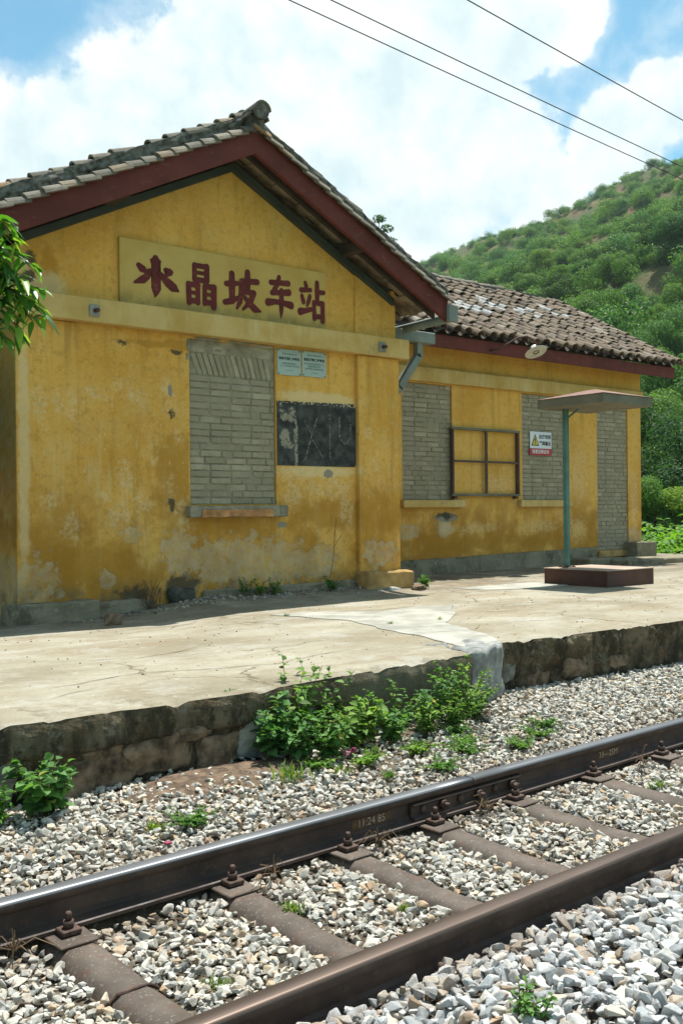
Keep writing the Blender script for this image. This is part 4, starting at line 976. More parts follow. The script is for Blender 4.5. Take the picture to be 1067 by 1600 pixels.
# ------------------------------------------------------------------ station name board
sign = empty('station_sign', (5.57, YW, 2.87)); tag(sign, 'long ochre name panel with five dark red brush characters', 'sign')
p = MB(); p.box(4.315, 6.825, YW-.022, YW+.011, 2.842, 3.49, .004); p.build('panel', M['sign'], sign)
G = {
 'shui': [[(.50,.97,.05),(.50,.90,.105),(.50,.78,.08),(.50,.62,.06),(.51,.42,.075),(.51,.22,.09),(.50,.10,.055),(.48,.0,.012)], [(.12,.72,.05),(.20,.64,.075),(.26,.60,.05)], [(.36,.62,.05),(.30,.47,.06),(.20,.38,.075),(.02,.29,.025)], [(.74,.70,.05),(.82,.66,.075),(.76,.60,.05)], [(.60,.58,.05),(.68,.50,.06),(.80,.38,.085),(.92,.28,.085),(1.02,.22,.02)]],
 'jing': [[(.30,.97,.06),(.30,.62,.06)], [(.70,.97,.07),(.70,.62,.07)], [(.30,.965,.055),(.72,.965,.055)], [(.30,.79,.04),(.70,.79,.04)], [(.30,.61,.055),(.70,.61,.055)],
          [(.10,.47,.065),(.12,.02,.065)], [(.40,.47,.06),(.40,.04,.06)], [(.10,.47,.055),(.42,.47,.055)], [(.10,.27,.038),(.40,.27,.038)], [(.12,.07,.055),(.40,.07,.055)],
          [(.62,.47,.055),(.62,.04,.055)], [(.92,.47,.07),(.92,-.02,.07)], [(.62,.47,.055),(.94,.47,.06)], [(.62,.27,.038),(.92,.27,.038)], [(.62,.07,.055),(.92,.07,.055)]],
 'po': [[(.20,.90,.065),(.20,.50,.075),(.20,.18,.06)], [(.04,.62,.06),(.22,.64,.065),(.36,.67,.05)], [(.0,.14,.06),(.20,.20,.07),(.40,.32,.035)], [(.66,1.0,.06),(.66,.75,.075),(.65,.48,.06)], [(.48,.74,.06),(.70,.76,.06),(.94,.78,.065)], [(.48,.74,.06),(.47,.42,.06),(.42,.18,.055),(.34,.02,.025)], [(.50,.47,.05),(.84,.48,.06)], [(.84,.47,.06),(.74,.24,.06),(.52,.02,.03)], [(.56,.34,.04),(.72,.18,.065),(.88,.06,.075),(1.04,.02,.02)]],
 'che': [[(.16,.84,.06),(.50,.86,.06),(.84,.88,.065)], [(.48,1.0,.06),(.40,.80,.065),(.22,.58,.05)], [(.20,.57,.06),(.50,.60,.06),(.86,.64,.075)], [(.04,.30,.085),(.30,.34,.06),(.60,.34,.055),(.94,.30,.085)], [(.56,.66,.06),(.56,.36,.075),(.55,.12,.06),(.54,-.06,.015)]],
 'zhan': [[(.22,.98,.05),(.26,.88,.065)], [(.04,.76,.06),(.24,.78,.055),(.44,.80,.05)], [(.08,.60,.055),(.14,.44,.065)], [(.40,.62,.055),(.34,.46,.06),(.28,.34,.03)], [(.0,.16,.085),(.22,.20,.06),(.44,.26,.055)], [(.70,1.02,.065),(.70,.75,.075),(.70,.48,.06)], [(.70,.76,.055),(.86,.77,.055),(.98,.78,.05)], [(.56,.46,.06),(.58,.02,.065)], [(.92,.46,.065),(.92,-.02,.07)], [(.56,.45,.055),(.93,.46,.06)], [(.58,.08,.055),(.92,.08,.055)]],
}
for nm, x0, x1, z0, z1 in (('shui',4.46,4.94,2.95,3.355),('jing',5.03,5.39,2.94,3.345),('po',5.50,5.92,2.945,3.35),('che',6.02,6.36,2.945,3.35),('zhan',6.46,6.795,2.955,3.35)):
    glyph('character', G[nm], x0, z0, x1-x0, z1-z0, YW-.022, M['red_letter'], sign)

# plaques
def plaque(x0, x1, z0, z1, lines, label):
    e = empty('plaque', ((x0+x1)/2, YW, z0)); tag(e, label, 'plaque', 'paired heritage plaques')
    p = MB(); p.box(x0, x1, YW-.014, YW-.0, z0, z1, .003); p.build('panel', M['plaque'], e)
    for body, dz, sz, bold, mt in lines: text('lettering', body, (x0+x1)/2, z0+dz, sz, YW-.0165, M[mt], e, bold=bold)
    for a in (x0+.014, x1-.014):
        for c in (z0+.014, z1-.014):
            q = MB(); q.lathe([(.0075, 0), (.006, .006)], (a, YW-.014, c), 8, Matrix.Rotation(R(90), 3, 'X')); q.build('screw', M['rust'], e)
plaque(6.158, 6.468, 2.305, 2.588, [('昆明市人民政府公布', .228, .022, 0, 'ink_soft'), ('省级文物保护单位', .178, .035, .0009, 'ink'), ('滇越铁路水晶坡站', .125, .024, 0, 'ink_soft'), ('一九一〇年建成通车车站旧址', .098, .021, 0, 'ink_soft'), ('二〇〇九年', .052, .020, 0, 'ink_soft')], 'first grey plaque, beside the bricked-up window, above the blackboard')
plaque(6.488, 6.818, 2.312, 2.592, [('昆明市人民政府公布', .232, .022, 0, 'ink_soft'), ('省级文物保护单位', .185, .036, .0009, 'ink'), ('保护范围为站房四周各十米', .140, .023, 0, 'ink_soft'), ('建设控制地带同前', .112, .022, 0, 'ink_soft'), ('保护范围内不得新建工程', .084, .023, 0, 'ink_soft'), ('二〇〇九年', .040, .020, 0, 'ink_soft')], 'second grey plaque, the one nearer the pilaster, above the blackboard')

# warning sign on the bricked window of the wing
ws = empty('warning_sign', (12.43, YG, 1.69)); tag(ws, 'white and red danger sign with yellow triangle on grey bricks', 'sign')
yy = YG+.006
p = MB(); p.box(12.17, 12.685, yy-.008, yy, 1.80, 2.065); p.build('panel', M['sign_white'], ws)
p = MB(); p.box(12.155, 12.69, yy-.009, yy, 1.69, 1.80); p.build('red_band', M['sign_red'], ws)
def tri(name, cx, z0, wd, h, y, mat):
    mb = MB(); mb.prism([(cx-wd/2, z0), (cx+wd/2, z0), (cx, z0+h)], 'y', y, y+.001); return mb.build(name, mat, ws)
tri('triangle', 12.29, 1.842, .185, .185, yy-.0105, M['black']); tri('triangle', 12.29, 1.857, .138, .138, yy-.0125, M['sign_yellow'])
text('lettering', '!', 12.29, 1.913, .115, yy-.0145, M['black'], ws, bold=.004)
text('lettering', '此房危险', 12.525, 1.985, .072, yy-.0105, M['black'], ws, bold=.0015, sx=1.0)
text('lettering', '严禁靠近', 12.525, 1.878, .072, yy-.0105, M['black'], ws, bold=.0015, sx=1.0)
text('lettering', '违者后果自负', 12.42, 1.745, .070, yy-.0115, M['white_print'], ws, bold=.0012)

# notice frame on the wing wall
nf = empty('notice_frame', (11.11, 10.42, 1.03)); tag(nf, 'empty rusty four-pane metal frame bolted to the ochre wing wall', 'frame')
ya, yb = 10.43, 10.455
for x in (10.40, 11.83):
    q = MB(); q.box(x-.017, x+.017, ya, YG-.001, 1.05, 2.035, .004); q.build('side_bar', M['frame'], nf)
for z in (1.05, 2.035):
    q = MB(); q.box(10.37, 11.86, ya-.002, YG-.003, z-.018, z+.018, .004); q.build('rail_bar', M['canopy_edge'], nf)
q = MB(); q.box(11.105-.024, 11.105+.024, ya+.002, yb, 1.069, 2.016, .003); q.build('mullion', M['frame'], nf)
for a, b_ in ((10.431, 11.080), (11.130, 11.799)):
    q = MB(); q.box(a, b_, ya+.004, yb-.004, 1.535, 1.567, .003); q.build('crossbar', M['frame'], nf)
for x in (10.45, 11.78):
    q = MB(); q.box(x-.035, x+.035, ya+.008, YG-.002, .995, 1.03, .003); q.build('bracket', M['rust'], nf)

# lamp on the wing fascia
lp = empty('wall_lamp', (11.43, 9.75, 3.15)); tag(lp, 'white enamel lamp shade on a bent pipe at the wing eaves', 'lamp')
_up = (Vector((.622, .783, 0))*.42 + Vector((0, 0, 1)) - Vector((.783, -.622, 0))*.25).normalized(); ax = _up.to_track_quat('Z', 'Y').to_matrix()
q = MB(); q.lathe([(.165, 0), (.168, .006), (.11, .035), (.05, .075), (.045, .11), (.035, .11), (.04, .07), (.10, .027), (.155, .004)], (11.44, 9.74, 3.15), 28, ax); q.build('shade', M['enamel'], lp)
q = MB(); q.lathe([(.026, 0), (.045, -.02), (.05, .01), (.03, .06)], (11.44, 9.74, 3.16), 14, ax); q.build('bulb_socket', M['rust'], lp)
q = MB(); q.tube([(10.75, 10.02, 3.15), (10.85, 9.93, 3.17), (10.97, 9.84, 3.26), (11.1, 9.78, 3.34), (11.25, 9.75, 3.37), (11.38, 9.735, 3.33), (11.45, 9.72, 3.25)], .014, 8); q.build('bracket_pipe', M['rust'], lp)

# shelter on the platform: post, box and little roof
sh = empty('post_shelter', (10.05, 7.6, -.1)); tag(sh, 'small peeling roof on a green post over a rusty steel box', 'shelter')
bx0, bx1, by0, by1, bz = 9.60, 10.52, 7.14, 8.08, .10
q = MB(); q.box(bx0, bx1, by0, by1, -.12, bz-.012, .006); q.rough(3, .003, 4, 2); q.build('base_box', M['rust'], sh)
q = MB(); q.box(bx0-.004, bx1+.004, by0-.004, by1+.004, bz-.012, bz, .003); q.build('top_plate', M['rust_top'], sh)
q = MB(); q.box(9.815, 9.875, 7.89, 7.95, bz, 2.09, .006); q.build('post', M['green_post'], sh)
cx_, cy_, hs, z0, z1 = 10.03, 7.62, .49, 2.055, 2.165
q = MB(); q.box(cx_-hs, cx_+hs, cy_-hs, cy_+hs, z0, z1, .006); 
q.rough(4, .005, 4, 3); q.build('roof_slab', M['canopy_edge'], sh)
bm = bmesh.new(); vs = [bm.verts.new((cx_+a*(hs+.012), cy_+b_*(hs+.012), z1+.001)) for a, b_ in ((-1,-1),(1,-1),(1,1),(-1,1))]; vt = [bm.verts.new((cx_+a*.06, cy_+b_*.06, z1+.11)) for a, b_ in ((-1,-1),(1,-1),(1,1),(-1,1))]
bm.faces.new(vs[::-1]); bm.faces.new(vt)
for i in range(4): bm.faces.new((vs[i], vs[(i+1) % 4], vt[(i+1) % 4], vt[i]))
me = bpy.data.meshes.new('roof_cap'); bm.to_mesh(me); bm.free(); link('roof_cap', me, M['canopy_top'], sh)
q = MB(); q.box(9.77, 9.92, 7.845, 7.995, bz, bz+.012, .002); q.build('foot_plate', M['rust'], sh)
for dx, dy in ((-.055, -.055), (.055, -.055), (.055, .055), (-.055, .055)):
    q = MB(); q.lathe([(.011, 0), (.011, .012)], (9.845+dx, 7.92+dy, bz+.012), 6); q.build('foot_bolt', M['bolt'], sh)
q = MB(); q.tube([(9.85, 7.92, 1.93), (9.97, 7.80, 2.07)], .014, 6); q.build('brace', M['green_post'], sh)

# ------------------------------------------------------------------ track
prof = [(-.057,-.134),(.057,-.134),(.057,-.122),(.020,-.108),(.0075,-.098),(.0065,-.050),(.010,-.040),(.034,-.034),(.034,-.010),(.030,-.003),(.022,0),(-.022,0),(-.030,-.003),(-.034,-.010),(-.034,-.034),(-.010,-.040),(-.0065,-.050),(-.0075,-.098),(-.020,-.108),(-.057,-.122)]
def curve_pt(x, t):
    """point beside the far rail centre line, t metres toward the platform"""
    sl_ = (float(rail_y(x+.01))-float(rail_y(x-.01)))/.02; n = math.hypot(1, sl_); return x - t*sl_/n, float(rail_y(x)) + t/n, math.atan(sl_)
def rail_obj(x0, x1, t, label, topmat):
    n = max(2, int((x1-x0)/.25)); m_ = len(prof); V = []; F = []
    for i in range(n+1):
        x, y, a = curve_pt(x0+(x1-x0)*i/n, t)
        for py, pz in prof: V.append((x-math.sin(a)*py, y+math.cos(a)*py, RAILZ+pz))
    for i in range(n):
        for k in range(m_): F.append((i*m_+k, (i+1)*m_+k, (i+1)*m_+(k+1) % m_, i*m_+(k+1) % m_))
    e = empty('rail', (*curve_pt((x0+x1)/2, t)[:2], RAILZ-.134)); tag(e, label, 'rail', 'rails of the track')
    me = np_mesh('rail_bar', np.array(V), np.array(F)); me.materials.append(M['rail']); me.materials.append(topmat)
    idx = np.zeros(len(F), np.int32)
    for q_, f in enumerate(F):
        if (q_ % m_) in (9, 10, 11, 12): idx[q_] = 1
    me.polygons.foreach_set('material_index', idx); me.polygons.foreach_set('use_smooth', [(q_ % m_) in (8, 9, 10, 11, 12, 13) for q_ in range(len(F))])
    V2 = []
    bm = bmesh.new(); bm.from_mesh(me); bm.verts.ensure_lookup_table(); bm.faces.new([bm.verts[k] for k in range(m_)][::-1]); bm.faces.new([bm.verts[n*m_+k] for k in range(m_)]); bm.to_mesh(me); bm.free()
    link('rail_bar', me, None, e); return e
XJ = 3.34
ra = rail_obj(-3.0, XJ-.003, 0, 'far rail, left length up to the bolted joint', M['rail_top_far'])
rb_ = rail_obj(XJ+.003, 14, 0, 'far rail, length running on past the bolted joint', M['rail_top_far'])
rc = rail_obj(-3.0, 14, -1.068, 'near brown rail beside the heaped ballast', M['rail_top_near'])
# fishplate: part of the left length
def rail_frame(x, t):
    px, py, a = curve_pt(x, t); return Matrix.Translation((px, py, RAILZ)) @ Matrix.Rotation(a, 4, 'Z')
def local(mb, M4): bmesh.ops.transform(mb.bm, matrix=M4, verts=mb.bm.verts); return mb
fpz = MB(); fpz.prism([(-.040,-.047),(-.010,-.041),(-.012,-.112),(-.048,-.118),(-.048,-.106),(-.026,-.098),(-.026,-.058),(-.040,-.053)], 'x', -.37, .37, .002)
fish = local(fpz, rail_frame(XJ-.03, 0)).build('fishplate', M['rail'], ra)
def hexnut(mb, c, axis, r_=.019, h=.02, n=6):
    mb.lathe([(r_, 0), (r_, h)], c, n, axis); return mb
AX = Matrix.Rotation(R(90), 3, 'X')
for i, dx in enumerate((-.30, -.18, -.06, .06, .18, .30)):
    mb = MB()
    if i % 2 == 1: hexnut(mb, (dx, -.026, -.078), AX, .021, .028); mb.lathe([(.012, 0), (.012, .055)], (dx, -.026, -.078), 10, AX)
    else: mb.lathe([(.017, 0), (.016, .010), (.008, .016)], (dx, -.026, -.078), 10, AX)
    local(mb, rail_frame(XJ-.03, 0)).build('fish_bolt', M['bolt'], fish)
# chalk numbers on rust patches of the web
def chalk(body, x, parent, size):
    MX = rail_frame(x, 0)
    q = MB(); q.box(-.11, .11, -.0088, -.0072, -.096, -.052, 0); o = local(q, MX).build('rust_patch', M['rust_patch'], parent)
    t_ = text('chalk_number', body, 0, 0, size, 0, M['chalk'], parent); t_.data.transform(MX @ Matrix.Translation((0, -.0105, -.074)))
chalk('11:24 85', 2.72, ra, .046); chalk('33—25M', 4.45, rb_, .046)
# sleepers
def sleeper_mesh():
    mb = MB(); L0, L1 = -1.52, .45
    # cross-section of an inverted steel trough, lofted along its length with dipped ends
    sec = [(-.108,-.13),(-.086,-.05),(-.068,-.016),(-.042,0),(.042,0),(.068,-.016),(.086,-.05),(.108,-.13)]
    ts_ = [L0, L0+.04, L0+.2, -1.28, -.9, -.52, -.515, -.2, .2, L1-.04, L1]; zs = [-.10, -.03, 0, 0, -.012, -.016, -.010, .0, 0, -.03, -.10]
    rings = [[mb.bm.verts.new((x*(1 if i not in (0, 10) else .9), t, z*(1 if i not in (0, 10) else .3)+dz)) for x, z in sec] for i, (t, dz) in enumerate(zip(ts_, zs))]
    for i in range(len(rings)-1):
        for k in range(len(sec)-1):
            f = mb.bm.faces.new((rings[i][k], rings[i+1][k], rings[i+1][k+1], rings[i][k+1])); f.smooth = True
    mb.bm.faces.new(rings[0][::-1]); mb.bm.faces.new(rings[-1])
    me = bpy.data.meshes.new('sleeper_body'); bmesh.ops.recalc_face_normals(mb.bm, faces=mb.bm.faces[:]); mb.bm.to_mesh(me); mb.bm.free(); me.materials.append(M['sleeper']); return me
SLEEP = sleeper_mesh()
def small(name, fn, mat):
    mb = MB(); fn(mb); bmesh.ops.recalc_face_normals(mb.bm, faces=mb.bm.faces[:]); me = bpy.data.meshes.new(name); mb.bm.to_mesh(me); mb.bm.free(); me.materials.append(mat); return me
CLIP = small('rail_clip', lambda mb: mb.box(-.034, .034, -.030, .030, 0, .018, .003), M['bolt'])
def _bolt(mb): mb.lathe([(.019, .0), (.019, .024)], (0, 0, .018), 6); mb.lathe([(.011, 0), (.011, .028), (.008, .034)], (0, 0, .036), 10)
BOLT = small('clip_bolt', _bolt, M['bolt'])
def _seat(mb): mb.prism([(-.066, -.10), (.066, -.10), (.072, .13), (-.072, .13)], 'z', .0, .010, .003)
SEAT = small('seat_plate', _seat, M['rust_plate'] if 'rust_plate' in M else M['sleeper'])
SPOS = [(.06,'steel sleeper before the welded one, two places back'), (.68,'steel sleeper just before the welded one'), (1.314,'steel sleeper nearest the camera, welded across its middle'), (1.953,'second steel sleeper counting away from the camera'), (2.519,'third steel sleeper counting away from the camera'), (3.03,'steel sleeper under the left end of the fishplate'), (3.577,'steel sleeper under the right end of the fishplate'), (4.202,'first steel sleeper past the fishplate, beside the chalk number'), (4.854,'second steel sleeper past the fishplate'), (5.47,'third steel sleeper past the fishplate'), (6.09,'fourth steel sleeper past the fishplate'), (6.7,'fifth steel sleeper past the fishplate'), (7.3,'sixth steel sleeper past the fishplate')]
for sx, lab in SPOS:
    px, py, a = curve_pt(sx, 0)
    e = empty('sleeper', (px, py, RAILZ-.146), a); tag(e, lab or 'steel sleeper lying past the picture edge', 'sleeper', 'steel sleepers under the track')
    def kid(me, loc, nm, par=e):
        o = bpy.data.objects.new(nm, me); COL.objects.link(o); o.parent = par; o.location = loc; return o
    kid(SLEEP, (0, 0, 0), 'sleeper_body')
    for t in (0, -1.068):
        kid(SEAT, (0, t-.075 if t == 0 else t+.075, .001), 'seat_plate')
        for sd in (-1, 1):
            c = kid(CLIP, (random.uniform(-.008, .008), t+sd*.083, .014), 'rail_clip'); kid(BOLT, (0, 0, 0), 'clip_bolt', c)
    if lab and 'welded' in lab:
        q = MB(); q.tube([(-.092, -.52, -.045), (-.078, -.52, -.028), (-.052, -.52, -.013), (.052, -.52, -.013), (.078, -.52, -.028), (.092, -.52, -.045)], .005, 6); q.rough(2, .003, 40, 1); o = q.build('weld_seam', M['bolt'], None); o.parent = e

# ------------------------------------------------------------------ ballast
def hulls(n, npts, seed):
    rg = np.random.default_rng(seed); out = []
    for i in range(n):
        bm = bmesh.new()
        P = rg.normal(size=(npts, 3)); P /= np.linalg.norm(P, axis=1, keepdims=True); P *= rg.uniform(.75, 1.1, (npts, 1)); P *= np.array([1.0, rg.uniform(.65, .95), rg.uniform(.5, .8)])
        for p_ in P: bm.verts.new(p_)
        r_ = bmesh.ops.convex_hull(bm, input=bm.verts)
        bmesh.ops.delete(bm, geom=[v for v in bm.verts if not v.link_faces], context='VERTS')
        bm.verts.index_update(); bm.faces.ensure_lookup_table()
        V = np.array([v.co[:] for v in bm.verts]); F = np.array([[v.index for v in f.verts] for f in bm.faces]); bm.free(); out.append((V, F))
    return out
def rand_rot(n, rg):
    q = rg.normal(size=(n, 4)); q /= np.linalg.norm(q, axis=1, keepdims=True); w_, x, y, z = q.T
    return np.stack([np.stack([1-2*(y*y+z*z), 2*(x*y-z*w_), 2*(x*z+y*w_)], -1), np.stack([2*(x*y+z*w_), 1-2*(x*x+z*z), 2*(y*z-x*w_)], -1), np.stack([2*(x*z-y*w_), 2*(y*z+x*w_), 1-2*(x*x+y*y)], -1)], 1)
def scatter(name, pts, size, protos, mat, seed, flat=.75, parent=None):
    rg = np.random.default_rng(seed); n = len(pts); pid = rg.integers(0, len(protos), n); Rm = rand_rot(n, rg); VV = []; FF = []; k = 0
    for i, (V, F) in enumerate(protos):
        m_ = np.where(pid == i)[0]
        if not len(m_): continue
        W = np.einsum('nij,vj->nvi', Rm[m_], V)*size[m_][:, None, None]; W[:, :, 2] *= flat; W += pts[m_][:, None, :]
        VV.append(W.reshape(-1, 3)); FF.append((F[None] + (np.arange(len(m_))*len(V))[:, None, None] + k).reshape(-1, F.shape[1])); k += W.shape[0]*W.shape[1]
    if name is None: return np.concatenate(VV), np.concatenate(FF)
    return link(name, np_mesh(name, np.concatenate(VV), np.concatenate(FF)), mat, parent)
PROT = hulls(14, 14, 3); PROT_S = hulls(10, 10, 5)
def worn(protos, off=.10):
    """stones with knocked-off edges for the ones close to the camera"""
    out = []
    for V, F in protos:
        bm = bmesh.new(); vs = [bm.verts.new(v) for v in V]
        for f in F: bm.faces.new([vs[k] for k in f])
        bmesh.ops.dissolve_limit(bm, angle_limit=R(16), verts=bm.verts[:], edges=bm.edges[:])
        bmesh.ops.bevel(bm, geom=bm.edges[:], offset=off, segments=1, affect='EDGES', clamp_overlap=True)
        bmesh.ops.triangulate(bm, faces=bm.faces[:]); bm.verts.index_update()
        out.append((np.array([v.co[:] for v in bm.verts]), np.array([[v.index for v in f.verts] for f in bm.faces]))); bm.free()
    return out
PROT_N = worn(hulls(12, 11, 9))
def in_frame(P, mx=.6):
    r_, u_, f_ = np.array(_rt2), np.array(_u2), np.array(_f); q = P - np.array([0, 0, .8]); z = q @ f_; zz = np.maximum(z, .05)
    return (z > .3) & (np.abs(q @ r_/zz) < .343*(1+2*mx)) & (q @ u_/zz > -.5145*(1+mx))
def ballast():
    rg = np.random.default_rng(8); sets = []
    def zone(x0, x1, y0, y1, dens, smin, smax, lift0, lift1, kind):
        n = int((x1-x0)*(y1-y0)*dens); x = rg.uniform(x0, x1, n); y = rg.uniform(y0, y1, n); s = rg.uniform(0, 1, n)**1.7*(smax-smin)+smin
        P = np.stack([x, y, bed_z(x, y) + rg.uniform(lift0, lift1, n)], -1)
        t = y - rail_y(x); keep = (y < edge_y(x)+.02) & in_frame(P)
        for tc in (0, -1.068): keep &= ~((np.abs(t-tc) < .045+s*.55) & (P[:, 2]+s*.6 < RAILZ+.2))
        ins = (t < .10) & (t > -1.10)
        for sx, _ in SPOS: keep &= ~(ins & (np.abs(x-sx+.03*t) < .072+s*.40))
        soil = np.exp(-(((x-2.5)/.40)**2 + ((y-4.14)/.17)**2)); keep &= ~((soil > .42) & (rg.uniform(0, 1, n) < .93))
        thin = np.exp(-((y-edge_y(x)+.12)/.20)**2)*np.clip((5.2-x)/.6, 0, 1)*(x > 2.7); keep &= ~(rg.uniform(0, 1, n) < thin*.75)
        thin2 = np.exp(-(((x-3.6)/.8)**2 + ((y-3.88)/.20)**2)); keep &= ~(rg.uniform(0, 1, n) < thin2*.7)
        sets.append((P[keep], s[keep], kind))
    zone(-.5, 4.8, .35, 2.3, 1600, .016, .032, -.01, .03, 0); zone(-.5, 4.8, .35, 2.3, 800, .020, .042, .02, .05, 2); zone(-.5, 4.6, .35, 2.1, 560, .022, .045, .03, .055, 2)
    zone(.0, 7.0, 2.0, 3.4, 2300, .014, .027, -.008, .022, 0); zone(.0, 7.0, 2.0, 3.4, 620, .018, .034, .012, .032, 2)
    zone(.2, 8.5, 3.2, 4.72, 2300, .011, .025, -.006, .02, 0); zone(.2, 8.5, 3.2, 4.72, 480, .016, .031, .012, .03, 1)
    zone(-2.5, .2, .8, 4.4, 500, .018, .036, .0, .03, 0); zone(7, 12, 1.0, 4.7, 600, .016, .032, .0, .025, 0)
    return sets
BSETS = ballast(); _V = []; _F = []; _k = 0
for _i, (P, S, kind) in enumerate(BSETS):
    if not len(P): continue
    V, F = scatter(None, P, S, (PROT_S, PROT, PROT_N)[kind], None, 40+_i); _V.append(V); _F.append(F+_k); _k += len(V)
o = link('ballast', np_mesh('ballast', np.concatenate(_V), np.concatenate(_F)), M['ballast']); tag(o, 'pale grey crushed stone ballast around the track', 'ballast', kind='stuff')

# ------------------------------------------------------------------ leaves and plants
def leaf_mesh(B, D, Nrm, Lg, Wd, droop=.25, seg=3, fold=.15):
    """B base, D direction, Nrm up-normal (n,3); Lg, Wd (n)"""
    D = D/np.linalg.norm(D, axis=1, keepdims=True); S = np.cross(D, Nrm); S /= np.linalg.norm(S, axis=1, keepdims=True)+1e-9; U = np.cross(S, D)
    n = len(B); ts_ = np.linspace(0, 1, seg+1); rows = []
    for t in ts_:
        wd = Wd*(math.sin(math.pi*min(1, t**.8*.98+.02)) if 0 < t < 1 else .04)*.5
        c = B + D*(Lg*t)[:, None] + np.array([0, 0, -1.0])*(Lg*droop*t*t)[:, None]
        rows.append(np.stack([c - S*wd[:, None] + U*(wd*fold*2)[:, None], c, c + S*wd[:, None] + U*(wd*fold*2)[:, None]], 1))
    V = np.concatenate(rows, 1); m_ = V.shape[1]; F = []
    for k in range(seg):
        a = 3*k; F += [(a, a+1, a+4, a+3), (a+1, a+2, a+5, a+4)]
    F = (np.array(F)[None] + (np.arange(n)*m_)[:, None, None]).reshape(-1, 4)
    return V.reshape(-1, 3), F
def weed(name, label, cat, loc, h, ns, lf, seed, spread=.5, per=16, mat='leaf_weed', group=None, wide=.5, lean=(0, 0), droop=.3):
    rg = np.random.default_rng(seed); e = empty(name, loc); tag(e, label, cat, group); B = []; D = []; Lg = []
    mb = MB()
    for i in range(ns):
        a = rg.uniform(0, 2*math.pi); out = spread*rg.uniform(.25, 1)*h; hh_ = h*rg.uniform(.55, 1.05)
        p0 = np.array([rg.normal(0, .02), rg.normal(0, .02), 0]); p3 = np.array([math.cos(a)*out + lean[0]*h, math.sin(a)*out + lean[1]*h, hh_])
        pm = (p0+p3)/2 + np.array([-math.cos(a), -math.sin(a), .6])*out*.25
        tt = np.linspace(0, 1, 7); C = ((1-tt)**2)[:, None]*p0 + (2*tt*(1-tt))[:, None]*pm + (tt**2)[:, None]*p3
        mb.tube([tuple(c) for c in C], [.0045*(1-.7*t) for t in tt], 4, False)
        for k in range(per):
            t = .18 + .82*(k+rg.uniform(0, .6))/per; c = ((1-t)**2)*p0 + 2*t*(1-t)*pm + t*t*p3; ang = k*2.4 + rg.uniform(-.4, .4)
            dr = np.array([math.cos(ang), math.sin(ang), rg.uniform(-.05, .55) + .4*(t > .9)]); B.append(c); D.append(dr); Lg.append(lf*rg.uniform(.6, 1.15)*(1.15-.45*t))
            # side leaflets
            if rg.random() < .5: B.append(c); D.append(dr + rg.normal(0, .5, 3)); Lg.append(lf*rg.uniform(.4, .8))
    st_ = mb.build('stems', M['stem'], None); st_.parent = e
    B = np.array(B); D = np.array(D); Lg = np.array(Lg); Nrm = np.tile([0, 0, 1.0], (len(B), 1)) + rg.normal(0, .35, (len(B), 3))
    V, F = leaf_mesh(B, D, Nrm, Lg, Lg*wide*rg.uniform(.85, 1.15, len(B)), droop)
    o = link('leaves', np_mesh('leaves', V, F, True), M[mat]); o.parent = e
    return e
def tuft(name, label, cat, loc, h, n, seed, mat='leaf_grass', group=None, spread=.8, wide=.05):
    rg = np.random.default_rng(seed); a = rg.uniform(0, 6.28, n); r_ = rg.uniform(.1, spread, n); B = np.stack([rg.normal(0, h*.22, n), rg.normal(0, h*.22, n), np.zeros(n)], -1)
    D = np.stack([np.cos(a)*r_, np.sin(a)*r_, np.ones(n)], -1); Lg = h*rg.uniform(.5, 1.1, n)
    V, F = leaf_mesh(B, D, np.stack([-np.cos(a), -np.sin(a), r_], -1), Lg, Lg*wide+.003, .35, 3, .1)
    o = link(name, np_mesh(name, V, F, True), M[mat], None, loc); tag(o, label, cat, group); return o
gz_ = lambda x, y: float(bed_z(np.array([x]), np.array([y]))[0])
for i, (x, y, lab) in enumerate([(5.25, 6.0, 'tiny grass tuft in the crack beside the cement patch'), (5.75, 5.95, 'tiny grass tuft on the far side of the cement patch'), (5.05, 7.15, 'tiny grass tuft at the near end of the cement patch')]):
    tuft('grass_tuft', lab, 'grass', (x, y, float(plat_z(np.array([x]), np.array([y]))[0])), .05, 26, 220+i, group='grass tufts in the platform cracks', spread=1.4)
# the long clump growing against the platform
W = [(2.86, 4.22, .36, 8, .085, 'broad leafy weed at the dark end of the platform clump'), (3.05, 4.26, .50, 9, .075, 'tallest weed, reaching up to the platform edge'), (3.22, 4.28, .46, 7, .065, 'thin-stemmed weed beside the tallest one, reaching the platform edge'),
     (3.12, 4.05, .24, 9, .07, 'low weed in front of the tallest one'), (3.45, 4.20, .28, 8, .085, 'spiky-leaved weed in the middle of the platform clump'), (3.72, 4.22, .33, 9, .06, 'bushy weed to the left of the cement corner'),
     (3.98, 4.26, .34, 10, .055, 'dense small-leaved weed below the rendered face'), (4.25, 4.30, .38, 11, .058, 'rounded weed growing under the cement corner'), (4.48, 4.36, .30, 8, .05, 'last weed of the clump, past the cement corner')]
for i, (x, y, h, ns, lf, lab) in enumerate(W): weed('weed', lab, 'weed', (x, y, gz_(x, y)), h, ns+1, lf, 100+i, .62, 18, group='weeds along the platform foot', wide=.55)
for i, (x, y, h, ns, lf, lab) in enumerate([(2.95, 4.10, .26, 10, .07, 'low weed before the dark end of the platform clump'), (3.33, 4.12, .26, 9, .06, 'low weed between the tallest and the spiky-leaved weeds'), (3.58, 4.10, .22, 9, .06, 'low weed before the bushy weed'), (3.86, 4.13, .24, 10, .055, 'low weed before the dense small-leaved weed'), (4.12, 4.16, .25, 10, .055, 'low weed before the rounded weed'), (4.38, 4.22, .26, 9, .05, 'low weed before the cement corner')]):
    weed('weed', lab, 'weed', (x, y, gz_(x, y)), h, ns, lf, 150+i, .75, 16, group='weeds along the platform foot', wide=.55)
